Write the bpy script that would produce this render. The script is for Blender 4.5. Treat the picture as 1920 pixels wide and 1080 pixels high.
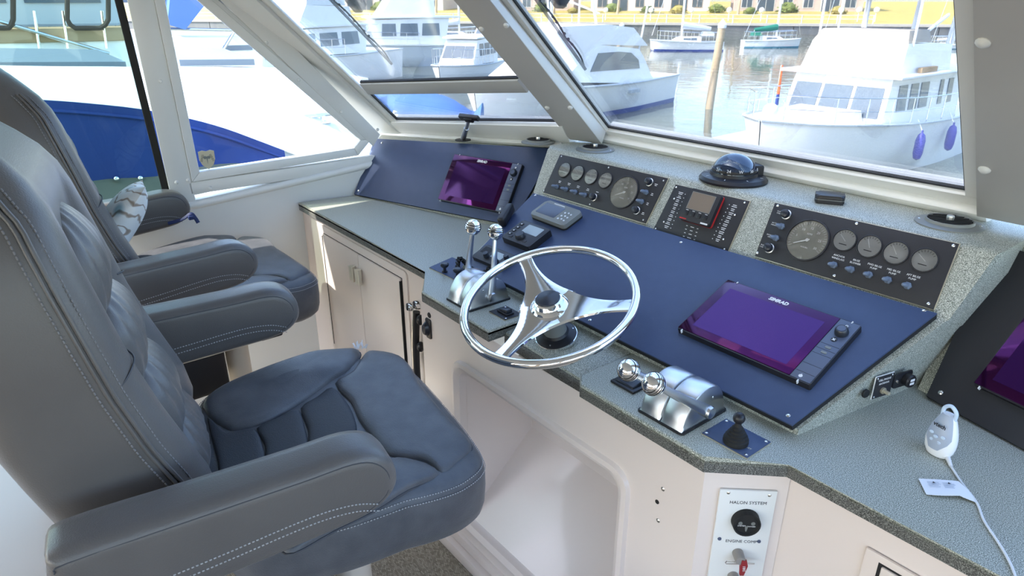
import bpy, bmesh, math, random
from mathutils import Vector, Matrix
random.seed(7)
for o in list(bpy.data.objects): bpy.data.objects.remove(o)
SC = bpy.context.scene; COL = SC.collection
V = Vector
PI = math.pi
def rad(a): return math.radians(a)
# ---------------------------------------------------------------- camera, sky, sun, exposure
EYE = V((0, 0, .78)); F = 1280.0; PITCH = math.atan(540 / F); HEAD = rad(51.375)
cd = bpy.data.cameras.new('camera'); cam = bpy.data.objects.new('camera', cd); COL.objects.link(cam)
cam.location = EYE; cam.rotation_euler = (PI / 2 - PITCH, 0, HEAD)
cd.sensor_width = 36; cd.lens = F / 1920 * 36; cd.clip_start = .02; cd.clip_end = 600
SC.camera = cam
w = bpy.data.worlds.new('sky'); SC.world = w; w.use_nodes = True
nt = w.node_tree; nt.nodes.clear()
sk = nt.nodes.new('ShaderNodeTexSky'); sk.sky_type = 'NISHITA'; sk.sun_disc = False
sk.sun_elevation = rad(48); sk.sun_rotation = rad(200); sk.air_density = 1.0; sk.dust_density = 1.6; sk.ozone_density = 1.0
bg = nt.nodes.new('ShaderNodeBackground'); bg.inputs[1].default_value = .5
ou = nt.nodes.new('ShaderNodeOutputWorld')
nt.links.new(sk.outputs[0], bg.inputs[0]); nt.links.new(bg.outputs[0], ou.inputs[0])
sd = bpy.data.lights.new('sun', 'SUN'); sd.energy = 5.4; sd.angle = rad(.6); sd.color = (1, .95, .87)
sun = bpy.data.objects.new('sun', sd); COL.objects.link(sun)
sun.rotation_euler = V((.36, .97, -1.05)).to_track_quat('-Z', 'Y').to_euler(); sun.location = (0, -8, 12)
SC.view_settings.view_transform = 'Standard'; SC.view_settings.look = 'None'
SC.view_settings.gamma = 1; SC.view_settings.use_curve_mapping = False
SC.view_settings.exposure = 1.15
# ---------------------------------------------------------------- survey helpers: sight lines onto real planes
def ray(px, py):
    r, u, z = px - 960, 540 - py, F
    h = z * math.cos(PITCH) + u * math.sin(PITCH); up = -z * math.sin(PITCH) + u * math.cos(PITCH)
    ax = V((-math.sin(HEAD), math.cos(HEAD))); rt = V((math.cos(HEAD), math.sin(HEAD)))
    d = ax * h + rt * r
    return V((d.x, d.y, up))
def Z(px, py, z=0.0):
    d = ray(px, py); return EYE + d * ((z - EYE.z) / d.z)
def PL(px, py, p0, n):
    d = ray(px, py); return EYE + d * ((V(p0) - EYE).dot(n) / d.dot(n))
def frame(o, x, y):
    x = V(x).normalized(); z = x.cross(V(y)).normalized(); y = z.cross(x)
    M = Matrix.Identity(4)
    for i, c in enumerate((x, y, z, V(o))):
        for j in range(3): M[j][i] = c[j]
    return M
def uv(M, px, py, h=0.0):
    n = M.col[2].to_3d(); p = PL(px, py, M.translation + n * h, n)
    return M.inverted() @ p
# ---------------------------------------------------------------- mesh helpers
def nb(): return bmesh.new()
def _x(bm, vs, M):
    if M is not None: bmesh.ops.transform(bm, matrix=M, verts=vs)
def _bev(bm, vs, off, seg):
    es = list({e for v in vs for e in v.link_edges})
    r = bmesh.ops.bevel(bm, geom=es, offset=off, segments=seg, profile=.5, affect='EDGES', clamp_overlap=True)
def box(bm, x0, x1, y0, y1, z0, z1, bev=0, seg=2, M=None):
    t = bmesh.new()
    vs = [t.verts.new((x, y, z)) for x in (x0, x1) for y in (y0, y1) for z in (z0, z1)]
    for f in ((0, 1, 3, 2), (4, 6, 7, 5), (0, 4, 5, 1), (2, 3, 7, 6), (0, 2, 6, 4), (1, 5, 7, 3)): t.faces.new([vs[i] for i in f])
    if bev: _bev(t, t.verts[:], bev, seg)
    merge(bm, t, M)
def merge(bm, t, M=None):
    bmesh.ops.recalc_face_normals(t, faces=t.faces[:])
    if M is not None: bmesh.ops.transform(t, matrix=M, verts=t.verts[:])
    me = bpy.data.meshes.new('tmp'); t.to_mesh(me); t.free(); bm.from_mesh(me); bpy.data.meshes.remove(me)
def prism(bm, pts, z0, z1, bev=0, seg=2, M=None):
    t = bmesh.new(); n = len(pts)
    a = [t.verts.new((p[0], p[1], z0)) for p in pts]; b = [t.verts.new((p[0], p[1], z1)) for p in pts]
    t.faces.new(a[::-1]); tf = t.faces.new(b)
    for i in range(n): t.faces.new((a[i], a[(i + 1) % n], b[(i + 1) % n], b[i]))
    if bev:
        bmesh.ops.bevel(t, geom=list(tf.edges), offset=bev, segments=seg, profile=.5, affect='EDGES', clamp_overlap=True)
    merge(bm, t, M)
def hull8(bm, a, b, bev=0):
    """solid between two matching polygons a and b (lists of points)"""
    t = bmesh.new(); n = len(a)
    A = [t.verts.new(p) for p in a]; B = [t.verts.new(p) for p in b]
    t.faces.new(A[::-1]); t.faces.new(B)
    for i in range(n): t.faces.new((A[i], A[(i + 1) % n], B[(i + 1) % n], B[i]))
    if bev: _bev(t, t.verts[:], bev, 2)
    merge(bm, t)
def surf(bm, rows, cu=False, cv=False, caps=False, M=None):
    t = bmesh.new(); g = [[t.verts.new(p) for p in r] for r in rows]
    nr, nc = len(g), len(g[0])
    for i in range(nr if cv else nr - 1):
        for j in range(nc if cu else nc - 1):
            q = (g[i][j], g[i][(j + 1) % nc], g[(i + 1) % nr][(j + 1) % nc], g[(i + 1) % nr][j])
            try: t.faces.new(q)
            except ValueError: pass
    if caps:
        t.faces.new(g[0][::-1]); t.faces.new(g[-1])
    merge(bm, t, M)
def lathe(bm, prof, seg=24, M=None):
    t = bmesh.new(); rows = []
    for r, z in prof:
        if r < 1e-6: rows.append([t.verts.new((0, 0, z))])
        else: rows.append([t.verts.new((r * math.cos(2 * PI * k / seg), r * math.sin(2 * PI * k / seg), z)) for k in range(seg)])
    for a, b in zip(rows, rows[1:]):
        if len(a) == 1 and len(b) == 1: continue
        for k in range(seg):
            k2 = (k + 1) % seg
            if len(a) == 1: t.faces.new((a[0], b[k], b[k2]))
            elif len(b) == 1: t.faces.new((a[k], a[k2], b[0]))
            else: t.faces.new((a[k], a[k2], b[k2], b[k]))
    if len(rows[0]) > 1: t.faces.new(rows[0][::-1])
    if len(rows[-1]) > 1: t.faces.new(rows[-1])
    merge(bm, t, M)
def aim(p, d, up=(0, 0, 1)):
    z = V(d).normalized(); u = V(up)
    if abs(z.dot(u)) > .99: u = V((1, 0, 0))
    x = u.cross(z).normalized(); y = z.cross(x)
    M = Matrix.Identity(4)
    for i, c in enumerate((x, y, z, V(p))):
        for j in range(3): M[j][i] = c[j]
    return M
def cyl(bm, p0, p1, r0, r1=None, seg=14):
    p0, p1 = V(p0), V(p1); r1 = r0 if r1 is None else r1
    lathe(bm, [(r0, 0), (r1, (p1 - p0).length)], seg, aim(p0, p1 - p0))
def tube(bm, pts, r, seg=10, closed=False, flat=1.0):
    pts = [V(p) for p in pts]; n = len(pts); rows = []; up = None
    for i, p in enumerate(pts):
        a = pts[(i - 1) % n] if closed or i else p; b = pts[(i + 1) % n] if closed or i < n - 1 else p
        d = (b - a).normalized()
        if up is None:
            up = d.orthogonal().normalized()
        up = (up - d * up.dot(d)); up = up.normalized() if up.length > 1e-6 else d.orthogonal().normalized()
        s = d.cross(up); rr = r[i] if isinstance(r, (list, tuple)) else r
        rows.append([p + up * (rr * math.cos(2 * PI * k / seg)) + s * (rr * flat * math.sin(2 * PI * k / seg)) for k in range(seg)])
    surf(bm, rows, cu=True, cv=closed, caps=not closed)
def curve(pts, n=8, closed=False):
    """Catmull-Rom through points"""
    P = [V(p) for p in pts]; m = len(P); out = []
    for i in range(m if closed else m - 1):
        a = P[(i - 1) % m] if closed or i else P[0] * 2 - P[1]; b = P[i]; c = P[(i + 1) % m]
        d = P[(i + 2) % m] if closed or i < m - 2 else c * 2 - b
        for k in range(n):
            t = k / n
            out.append(.5 * ((2 * b) + (c - a) * t + (2 * a - 5 * b + 4 * c - d) * t * t + (3 * b - a - 3 * c + d) * t ** 3))
    if not closed: out.append(P[-1])
    return out
def ball(bm, c, r, sc=(1, 1, 1), seg=20, M=None):
    n = max(6, seg // 2)
    T = Matrix.Translation(V(c)) @ Matrix.Diagonal((sc[0], sc[1], sc[2], 1))
    if M is not None: T = M @ T
    lathe(bm, [(r * math.sin(PI * i / n), -r * math.cos(PI * i / n)) if 0 < i < n else (0, -r if i == 0 else r) for i in range(n + 1)], seg, T)
def rrect(x0, x1, y0, y1, r, n=5):
    out = []
    for cx, cy, a in ((x1 - r, y1 - r, 0), (x0 + r, y1 - r, 90), (x0 + r, y0 + r, 180), (x1 - r, y0 + r, 270)):
        for k in range(n + 1):
            t = rad(a + 90 * k / n); out.append((cx + r * math.cos(t), cy + r * math.sin(t)))
    return out
def rpoly(pts, r, n=4):
    """round the corners of a polygon"""
    P = [V((p[0], p[1])) for p in pts]; m = len(P); out = []
    for i in range(m):
        a, b, c = P[i - 1], P[i], P[(i + 1) % m]
        l = min(r, (a - b).length * .45, (c - b).length * .45)
        p, q = b + (a - b).normalized() * l, b + (c - b).normalized() * l
        for k in range(n + 1):
            t = k / n; out.append(tuple(p * (1 - t) ** 2 + b * 2 * t * (1 - t) + q * t * t))
    return out
def obj(name, bm, mat, parent=None, smooth=35, kind=None, label=None):
    me = bpy.data.meshes.new(name); bm.to_mesh(me); bm.free()
    if smooth:
        me.shade_smooth(); me.set_sharp_from_angle(angle=rad(smooth))
    me.materials.append(MT[mat])
    o = bpy.data.objects.new(name, me); COL.objects.link(o)
    if parent is not None: o.parent = parent
    if kind: o['kind'] = kind
    if label: o['label'] = label
    return o
def thing(name, label, cat, M=None, group=None, kind=None):
    o = bpy.data.objects.new(name, None); COL.objects.link(o); o.empty_display_size = .05
    if M is not None: o.matrix_world = M if isinstance(M, Matrix) else Matrix.Translation(V(M))
    if kind: o['kind'] = kind
    if label: o['label'] = label
    if cat: o['category'] = cat
    if group: o['group'] = group
    return o
def tag(o, label, cat, group=None):
    o['label'] = label; o['category'] = cat
    if group: o['group'] = group
    return o
def copytree(o, parent=None):
    c = o.copy(); COL.objects.link(c); c.parent = parent
    for ch in list(o.children): copytree(ch, c)
    return c
def child(name, src, parent, M):
    """a repeat of a small piece sharing its mesh"""
    c = bpy.data.objects.new(name, src.data); COL.objects.link(c); c.parent = parent; c.matrix_basis = M
    return c
def txt(s, size, M, mat, parent, name='lettering', align='CENTER', depth=.0002, shear=0, bold=0, spacing=1):
    cu = bpy.data.curves.new('t', 'FONT'); cu.body = s; cu.size = size; cu.align_x = align; cu.align_y = 'CENTER'; cu.resolution_u = 2
    cu.extrude = depth; cu.shear = shear; cu.offset = bold; cu.space_character = spacing
    to = bpy.data.objects.new('t', cu); COL.objects.link(to)
    me = bpy.data.meshes.new_from_object(to.evaluated_get(bpy.context.evaluated_depsgraph_get()))
    bpy.data.objects.remove(to); bpy.data.curves.remove(cu)
    me.transform(M); me.materials.clear(); me.materials.append(MT[mat]); me.name = name
    o = bpy.data.objects.new(name, me); COL.objects.link(o); o.parent = parent
    return o
def T(x, y=0, z=0): return Matrix.Translation((x, y, z))
def RZ(a): return Matrix.Rotation(rad(a), 4, 'Z')
def RX(a): return Matrix.Rotation(rad(a), 4, 'X')
def RY(a): return Matrix.Rotation(rad(a), 4, 'Y')
# ---------------------------------------------------------------- materials
MT = {}
def mat(name, col, rough=.5, metal=0, noise=None, bump=0, bscale=200, spec=None, coat=0, trans=0, ior=1.45, stretch=None, sheen=0):
    m = bpy.data.materials.new(name); m.use_nodes = True; N = m.node_tree.nodes; L = m.node_tree.links
    b = N['Principled BSDF']; b.inputs['Base Color'].default_value = (*col, 1); b.inputs['Roughness'].default_value = rough
    b.inputs['Metallic'].default_value = metal; b.inputs['IOR'].default_value = ior
    if spec is not None: b.inputs['Specular IOR Level'].default_value = spec
    if coat: b.inputs['Coat Weight'].default_value = coat; b.inputs['Coat Roughness'].default_value = .08
    if trans: b.inputs['Transmission Weight'].default_value = trans
    if sheen: b.inputs['Sheen Weight'].default_value = sheen
    co = N.new('ShaderNodeTexCoord'); mp = N.new('ShaderNodeMapping'); L.new(co.outputs['Object'], mp.inputs[0])
    if stretch: mp.inputs['Scale'].default_value = stretch
    if noise:
        sc, amt, col2 = noise
        t = N.new('ShaderNodeTexNoise'); t.inputs['Scale'].default_value = sc; t.inputs['Detail'].default_value = 4
        L.new(mp.outputs[0], t.inputs['Vector'])
        r = N.new('ShaderNodeValToRGB'); r.color_ramp.elements[0].position = .5 - amt; r.color_ramp.elements[1].position = .5 + amt
        r.color_ramp.elements[0].color = (*col, 1); r.color_ramp.elements[1].color = (*col2, 1)
        L.new(t.outputs[0], r.inputs[0]); L.new(r.outputs[0], b.inputs['Base Color'])
    if bump:
        t = N.new('ShaderNodeTexNoise'); t.inputs['Scale'].default_value = bscale; t.inputs['Detail'].default_value = 3
        L.new(mp.outputs[0], t.inputs['Vector'])
        u = N.new('ShaderNodeBump'); u.inputs['Strength'].default_value = bump; u.inputs['Distance'].default_value = .002
        L.new(t.outputs[0], u.inputs['Height']); L.new(u.outputs[0], b.inputs['Normal'])
    MT[name] = m; return m
mat('gelcoat', (.77, .665, .60), .3, coat=.3, noise=(3, .3, (.79, .69, .625)))
mat('paint_white_shaded', (.47, .46, .44), .35, noise=(6, .3, (.50, .49, .47)))  # the white frame paint with its backlit shade put into the colour
mat('salon_wood', (.36, .22, .12), .45, noise=(5, .3, (.44, .28, .16)), stretch=(1, 1, .1))
mat('paint_white', (.74, .74, .71), .32, noise=(6, .3, (.77, .77, .74)))
mat('liner', (.72, .70, .67), .6)
mat('dash_navy', (.038, .060, .130), .42, bump=.25, bscale=900, noise=(40, .3, (.044, .068, .144)))
mat('gauge_black', (.022, .022, .026), .5, bump=.15, bscale=700)
mat('plastic_black', (.013, .013, .016), .38)
mat('rubber', (.012, .012, .012), .7)
mat('chrome', (.86, .87, .88), .05, 1)
mat('steel', (.62, .64, .66), .28, 1, bump=.1, bscale=300, stretch=(1, 30, 1))
mat('alloy', (.66, .68, .70), .34, 1)
mat('screw', (.7, .7, .68), .25, 1)
mat('brass_edge', (.55, .50, .38), .4, .6)
mat('vinyl', (.088, .081, .079), .34, bump=.22, bscale=420, noise=(9, .25, (.102, .095, .092)), sheen=.1)
mat('vinyl_top', (.060, .064, .074), .40, bump=.3, bscale=380, noise=(22, .16, (.084, .088, .098)), sheen=.1)
mat('thread', (.36, .36, .37), .7)
mat('thread_dark', (.17, .165, .17), .7)
mat('seam_dark', (.045, .047, .055), .6)
mat('screen_purple', (.050, .012, .17), .12, noise=(5, .35, (.06, .016, .19)))
mat('screen_bezel', (.07, .006, .06), .12)
mat('screen_dark', (.016, .006, .014), .1)
mat('key_blue', (.08, .10, .16), .35)
mat('grey_case', (.19, .20, .19), .4)
mat('lcd', (.36, .42, .44), .25)
mat('lcd_brown', (.23, .18, .14), .25)
mat('lcd_dark', (.05, .06, .09), .12)
mat('ink_white', (.75, .75, .75), .6)
mat('ink_black', (.02, .02, .025), .6)
mat('red', (.55, .03, .03), .4)
mat('dial', (.40, .39, .34), .5, noise=(20, .3, (.46, .45, .39)))
mat('dial_small', (.46, .465, .46), .5, noise=(30, .3, (.54, .545, .54)))
mat('toggle', (.16, .20, .27), .35)
mat('knob_black', (.02, .024, .034), .3)
mat('cable_white', (.75, .76, .78), .45)
mat('baby_white', (.82, .82, .83), .25)
mat('baby_grey', (.36, .41, .50), .35)
mat('baby_clear', (.55, .66, .80), .15)
mat('paper', (.8, .81, .84), .8)
mat('cream', (.70, .64, .54), .4)
mat('fire_red', (.28, .025, .03), .4)
mat('grey_peg', (.28, .26, .24), .5)
mat('handle_cream', (.80, .73, .60), .35)
mat('strap_blue', (.012, .025, .10), .6)
mat('deck_olive', (.10, .11, .085), .7)
mat('canvas_blue', (.012, .035, .17), .8, noise=(2.5, .3, (.016, .05, .22)), bump=.3, bscale=60)
mat('canvas_light', (.06, .15, .40), .8, noise=(2.5, .3, (.09, .20, .46)))
mat('boat_white', (.78, .79, .80), .3)
mat('boat_offwhite', (.60, .63, .65), .35)
mat('boat_grey', (.50, .55, .60), .4)
mat('boat_glass', (.10, .13, .17), .12)
mat('boat_blue', (.02, .05, .26), .35)
mat('boat_teal', (.05, .22, .32), .4)
mat('teak', (.42, .30, .18), .7, noise=(8, .3, (.36, .25, .15)))
mat('rail', (.8, .81, .82), .15, 1)
mat('timber', (.42, .32, .21), .8, noise=(6, .3, (.50, .39, .26)), stretch=(1, 1, .15))
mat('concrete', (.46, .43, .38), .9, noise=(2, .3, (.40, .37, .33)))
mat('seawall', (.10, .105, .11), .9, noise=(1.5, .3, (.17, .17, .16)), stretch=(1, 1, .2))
mat('lawn', (.36, .28, .07), 1, noise=(.35, .3, (.42, .34, .09)))
mat('leaf', (.10, .14, .035), .9, noise=(2, .3, (.20, .22, .06)))
mat('leaf_dry', (.26, .22, .07), .9, noise=(2, .3, (.34, .28, .09)))
mat('stucco', (.50, .38, .32), .9, noise=(.5, .3, (.54, .43, .37)))
mat('house_white', (.62, .60, .57), .9)
mat('house_glass', (.06, .08, .10), .2)
mat('roof_tile', (.24, .15, .11), .9)
mat('green_cover', (.01, .16, .11), .8)
mat('orange', (.75, .15, .05), .6)
mat('fender', (.06, .06, .36), .5)
mat('clear_vinyl', (.62, .66, .69), .25)
mat('tan_cover', (.45, .40, .33), .8)
def speckle(nm, cols):
    m = mat(nm, (.30, .335, .31), .42); N = m.node_tree.nodes; L = m.node_tree.links; b = N['Principled BSDF']
    co = N.new('ShaderNodeTexCoord')
    t = N.new('ShaderNodeTexNoise'); t.inputs['Scale'].default_value = 620; t.inputs['Detail'].default_value = 1.5; t.inputs['Roughness'].default_value = .6
    L.new(co.outputs['Object'], t.inputs['Vector'])
    r = N.new('ShaderNodeValToRGB'); cr = r.color_ramp; cr.interpolation = 'LINEAR'
    cr.elements[0].position = .36; cr.elements[0].color = (*cols[0], 1)
    cr.elements[1].position = .45; cr.elements[1].color = (*cols[1], 1)
    e = cr.elements.new(.55); e.color = (*cols[2], 1)
    e = cr.elements.new(.64); e.color = (*cols[3], 1)
    L.new(t.outputs[0], r.inputs[0]); L.new(r.outputs[0], b.inputs['Base Color'])
speckle('speckle', ((.075, .08, .062), (.29, .305, .25), (.385, .395, .335), (.72, .72, .63)))
speckle('speckle_shaded', ((.02, .02, .018), (.085, .085, .078), (.13, .13, .12), (.30, .30, .27)))  # counter speckle darkened: shade of the front edge put into the colour
def carpet():
    m = mat('carpet', (.40, .35, .27), .95); N = m.node_tree.nodes; L = m.node_tree.links; b = N['Principled BSDF']
    co = N.new('ShaderNodeTexCoord')
    br = N.new('ShaderNodeTexBrick'); br.inputs['Scale'].default_value = 60; br.inputs['Mortar Size'].default_value = .03
    br.inputs['Color1'].default_value = (.50, .44, .34, 1); br.inputs['Color2'].default_value = (.26, .22, .16, 1); br.inputs['Mortar'].default_value = (.12, .10, .08, 1)
    mp = N.new('ShaderNodeMapping'); L.new(co.outputs['Object'], mp.inputs[0]); L.new(mp.outputs[0], br.inputs[0])
    L.new(br.outputs[0], b.inputs['Base Color'])
    u = N.new('ShaderNodeBump'); u.inputs['Strength'].default_value = .6; u.inputs['Distance'].default_value = .004
    L.new(br.outputs[0], u.inputs['Height']); L.new(u.outputs[0], b.inputs['Normal'])
carpet()
def glassmat(name, tint, refl):
    m = bpy.data.materials.new(name); m.use_nodes = True; N = m.node_tree.nodes; L = m.node_tree.links; N.clear()
    tr = N.new('ShaderNodeBsdfTransparent'); tr.inputs[0].default_value = (*tint, 1)
    gl = N.new('ShaderNodeBsdfGlossy'); gl.inputs['Roughness'].default_value = .02
    fr = N.new('ShaderNodeFresnel'); fr.inputs[0].default_value = 1.5
    ml = N.new('ShaderNodeMath'); ml.operation = 'MULTIPLY'; ml.inputs[1].default_value = refl; L.new(fr.outputs[0], ml.inputs[0])
    mx = N.new('ShaderNodeMixShader'); L.new(ml.outputs[0], mx.inputs[0]); L.new(tr.outputs[0], mx.inputs[1]); L.new(gl.outputs[0], mx.inputs[2])
    o = N.new('ShaderNodeOutputMaterial'); L.new(mx.outputs[0], o.inputs[0]); MT[name] = m
glassmat('glass', (.96, .97, .97), .6); glassmat('glass_green', (.70, .80, .74), .6); glassmat('lens', (.97, .97, .97), .5)
def watermat():
    m = mat('water', (.10, .115, .10), .07); N = m.node_tree.nodes; L = m.node_tree.links; b = N['Principled BSDF']
    b.inputs['IOR'].default_value = 1.33
    co = N.new('ShaderNodeTexCoord'); t = N.new('ShaderNodeTexNoise'); t.inputs['Scale'].default_value = .8; t.inputs['Detail'].default_value = 3
    L.new(co.outputs['Object'], t.inputs['Vector'])
    u = N.new('ShaderNodeBump'); u.inputs['Strength'].default_value = .25; u.inputs['Distance'].default_value = .08
    L.new(t.outputs[0], u.inputs['Height']); L.new(u.outputs[0], b.inputs['Normal'])
watermat()
def pillowmat():
    m = mat('pillow_print', (.70, .72, .72), .9); N = m.node_tree.nodes; L = m.node_tree.links; b = N['Principled BSDF']
    co = N.new('ShaderNodeTexCoord'); v = N.new('ShaderNodeTexVoronoi'); v.feature = 'F1'; v.inputs['Scale'].default_value = 9; L.new(co.outputs['Object'], v.inputs['Vector'])
    wv = N.new('ShaderNodeTexWave'); wv.wave_type = 'RINGS'; wv.inputs['Scale'].default_value = 11; wv.inputs['Distortion'].default_value = 9; L.new(co.outputs['Object'], wv.inputs['Vector'])
    r = N.new('ShaderNodeValToRGB'); e = r.color_ramp.elements; e[0].position = 0; e[0].color = (.30, .24, .20, 1); e[1].position = .14; e[1].color = (.72, .74, .74, 1)
    L.new(wv.outputs[0], r.inputs[0])
    r2 = N.new('ShaderNodeValToRGB'); f = r2.color_ramp.elements; f[0].position = .1; f[0].color = (.25, .50, .62, 1); f[1].position = .24; f[1].color = (1, 1, 1, 1); L.new(v.outputs['Distance'], r2.inputs[0])
    mx = N.new('ShaderNodeMix'); mx.data_type = 'RGBA'; mx.blend_type = 'MULTIPLY'; mx.inputs[0].default_value = .8
    L.new(r.outputs[0], mx.inputs[6]); L.new(r2.outputs[0], mx.inputs[7]); L.new(mx.outputs[2], b.inputs['Base Color'])
pillowmat()
# ================================================================= the cabin
FLOOR = -.88; ROOF = 1.22
AX = V((1, 0, 0)); AY = V((0, 1, 0)); AZ = V((0, 0, 1))
# frames of the sloping surfaces (x across, y up the slope, z out towards the helmsman)
PA = Z(1485, 797, .02)
FM = frame(PA, (1, 0, 0), (0, math.cos(rad(22.5)), math.sin(rad(22.5))))
FG = frame((0, 1.508, .178), (1, 0, 0), (0, math.cos(rad(60)), math.sin(rad(60))))
def yawframe(o, yaw, tilt, back=1):
    d = V((math.cos(rad(yaw)), math.sin(rad(yaw)), 0)); m = V((-math.sin(rad(yaw)), math.cos(rad(yaw)), 0)) * back
    return frame(o, d, m * math.cos(rad(tilt)) + AZ * math.sin(rad(tilt)))
FL = yawframe(Z(667, 366), 16, 55)
FR = yawframe(Z(1740, 746), -14, 50)
FC = yawframe((0, 1.84, .31), 0, 43, -1)          # centre windscreen, z points inboard
FW = yawframe(Z(735, 250, .22), 17, 43, -1)       # port windscreen
WYAW = 12
FS = frame((-2.72, 1.15, 0), (math.sin(rad(WYAW)), math.cos(rad(WYAW)), 0), (0, 0, 1))   # port side, z points inboard
def U(M, pts, h=0): return [tuple(uv(M, a, b, h)[:2]) for a, b in pts]
def W3(M, p, h=0): return M @ V((p[0], p[1], h))
def ext(a, b, k):
    """point on the line a->b, k lengths beyond a"""
    return (a[0] + (b[0] - a[0]) * k, a[1] + (b[1] - a[1]) * k)
# floor and ceiling
bm = nb(); box(bm, -3.4, 1.6, -3.2, 1.3, FLOOR - .05, FLOOR); obj('floor', bm, 'carpet', kind='structure')
bm = nb(); box(bm, -2.98, 1.45, -3.3, .98, ROOF, ROOF + .06); obj('ceiling', bm, 'liner', kind='structure')
# ---- port side wall below and around the windows
gl3 = U(FS, [(309, 0), (374, 322), (663, 277), (675, 262), (370, 0)])
top = 1.2
gA = ext(gl3[1], gl3[0], (top - gl3[1][1]) / (gl3[0][1] - gl3[1][1])); gB = ext(gl3[3], gl3[4], (top - gl3[3][1]) / (gl3[4][1] - gl3[3][1]))
gl3t = [gA, gl3[1], gl3[2], gl3[3], gB]
gl4 = U(FS, [(214, 0), (309, 380)])
a4 = ext(gl4[1], gl4[0], (top - gl4[1][1]) / (gl4[0][1] - gl4[1][1]))
sillv = gl4[1][1]
s0, s1 = U(FS, [(372, 374), (706, 297)])                 # lower frame line on the side
wl = nb()
prism(wl, [(-4.2, FLOOR), (.55, FLOOR), (.55, s1[1] - .05), (s1[0] + .1, s1[1] + .0), s0, (-4.2, s0[1] - .03)], -.08, 0, M=FS)
obj('wall_left', wl, 'paint_white', kind='structure')
# rounded ledge along the top of the wall, under the side windows
lg = nb(); pts = [W3(FS, (s0[0] - 2.0, s0[1] - .05), .0), W3(FS, (s0[0], s0[1] - .02), .0), W3(FS, (s1[0], s1[1] - .02), .0), W3(FS, (s1[0] + .3, s1[1] + .03), .0)]
tube(lg, pts, .015, 12); obj('trim_1', lg, 'paint_white', kind='structure')
# ---- port side windows
def bar(bm, M, a, b, wd, h0, h1, side=0, bev=.004):
    """a bar on plane M from a to b, wd wide (side 1: all to the left of a->b, -1 right, 0 centred), from height h0 to h1"""
    a, b = V(a[:2]), V(b[:2]); d = (b - a).normalized(); n = V((-d.y, d.x))
    lo, hi = (0, wd) if side == 1 else (-wd, 0) if side == -1 else (-wd / 2, wd / 2)
    P = [a + n * lo, b + n * lo, b + n * hi, a + n * hi]
    t = nb(); prism(t, [tuple(p) for p in P], h0, h1); 
    if bev: _bev(t, t.verts[:], bev, 2)
    merge(bm, t, M)
w3 = thing('window_3', None, None, None, kind='structure')
g = nb(); prism(g, gl3t, -.018, -.012, M=FS); obj('pane', g, 'glass', w3)
def miter(P, off):
    out = []
    for k, p in enumerate(P):
        p = V(p); ns = []
        for a, b2 in ((k - 1, k), (k, k + 1)):
            if 0 <= a and b2 < len(P):
                d = (V(P[b2]) - V(P[a])).normalized(); ns.append(V((d.y, -d.x)))
        m = sum(ns, V((0, 0))).normalized(); out.append(p + m * (off / max(.3, m.dot(ns[0]))))
    return out
f1_, f2_ = miter(gl3t, .034), miter(gl3t, .012)
for i in range(4):
    f = nb(); prism(f, [tuple(gl3t[i]), tuple(gl3t[i + 1]), tuple(f1_[i + 1]), tuple(f1_[i])], -.03, .010, .003, M=FS); obj('frame_bar', f, 'paint_white', w3)
for i, (a, b) in enumerate(((0, 1), (1, 2))):
    f = nb(); d = V(gl3t[b]) - V(gl3t[a]); n = V((d.y, -d.x)).normalized() * .034
    bar(f, FS, V(gl3t[a]) + n - (d.normalized() * (.05 if i else 0)), V(gl3t[b]) + n * (1 if i == 0 else 1.4) + (d.normalized() * .115 if i == 0 else V((0, 0))) + (d.normalized() * .2 if i else V((0, 0))), .05 if i else .0845, -.05, .004, -1); obj('outer_frame', f, 'paint_white', w3)
w4 = thing('window_4', None, None, None, kind='structure')
g = nb(); prism(g, [(-3.2, sillv), gl4[1], a4, (-3.2, top)], -.05, -.044, M=FS); obj('pane', g, 'glass_green', w4)
f = nb(); bar(f, FS, gl4[1], a4, .026, -.06, -.02, -1); obj('rubber_gasket', f, 'rubber', w4)
f = nb(); bar(f, FS, (-3.2, sillv), gl4[1], .05, -.07, -.0, -1); obj('frame_bar', f, 'paint_white', w4)
bt = nb(); lathe(bt, [(.0001, .004), (.005, .0035), (.007, 0)], 12, FS @ T(*U(FS, [(301, 152)])[0], .004)); bolt0 = obj('bolt', bt, 'paint_white', w3)
def bolt(px, py, M, par, h=.004, s=1):
    b = nb(); lathe(b, [(0, .005 * s), (.005 * s, .004 * s), (.008 * s, .001 * s), (.008 * s, 0)], 12, M @ T(*uv(M, px, py, h)[:2], h)); obj('bolt', b, 'paint_white', par)
for q in ((331, 342), (353, 338), (394, 352)): bolt(*q, FS, w3)
# little grey shield sticker on the glass
stt = thing('shield_sticker', 'grey shield emblem sticker on the port side window', 'sticker', FS @ T(*U(FS, [(389, 300)])[0], -.0115))
b = nb(); S = .058
prism(b, [(-.5 * S, .55 * S), (-.25 * S, .62 * S), (0, .55 * S), (.25 * S, .62 * S), (.5 * S, .55 * S), (.5 * S, 0), (.36 * S, -.35 * S), (0, -.68 * S), (-.36 * S, -.35 * S), (-.5 * S, 0)], 0, .0012); obj('backing', b, 'brass_edge', stt)
for k, (x, y, a) in enumerate(((-.3, .1, 70), (.3, .1, -70))): txt('SERIES', .011, T(x * S, y * S, .0012) @ RZ(a), 'ink_black', stt)
b = nb(); lathe(b, [(.006, 0), (.006, .0006)], 14, T(-.007, .008, .0012)); lathe(b, [(.006, 0), (.006, .0006)], 14, T(.007, .008, .0012)); prism(b, [(-.003, .012), (.003, .012), (0, -.02)], .0012, .0018); obj('emblem', b, 'grey_case', stt)
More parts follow.
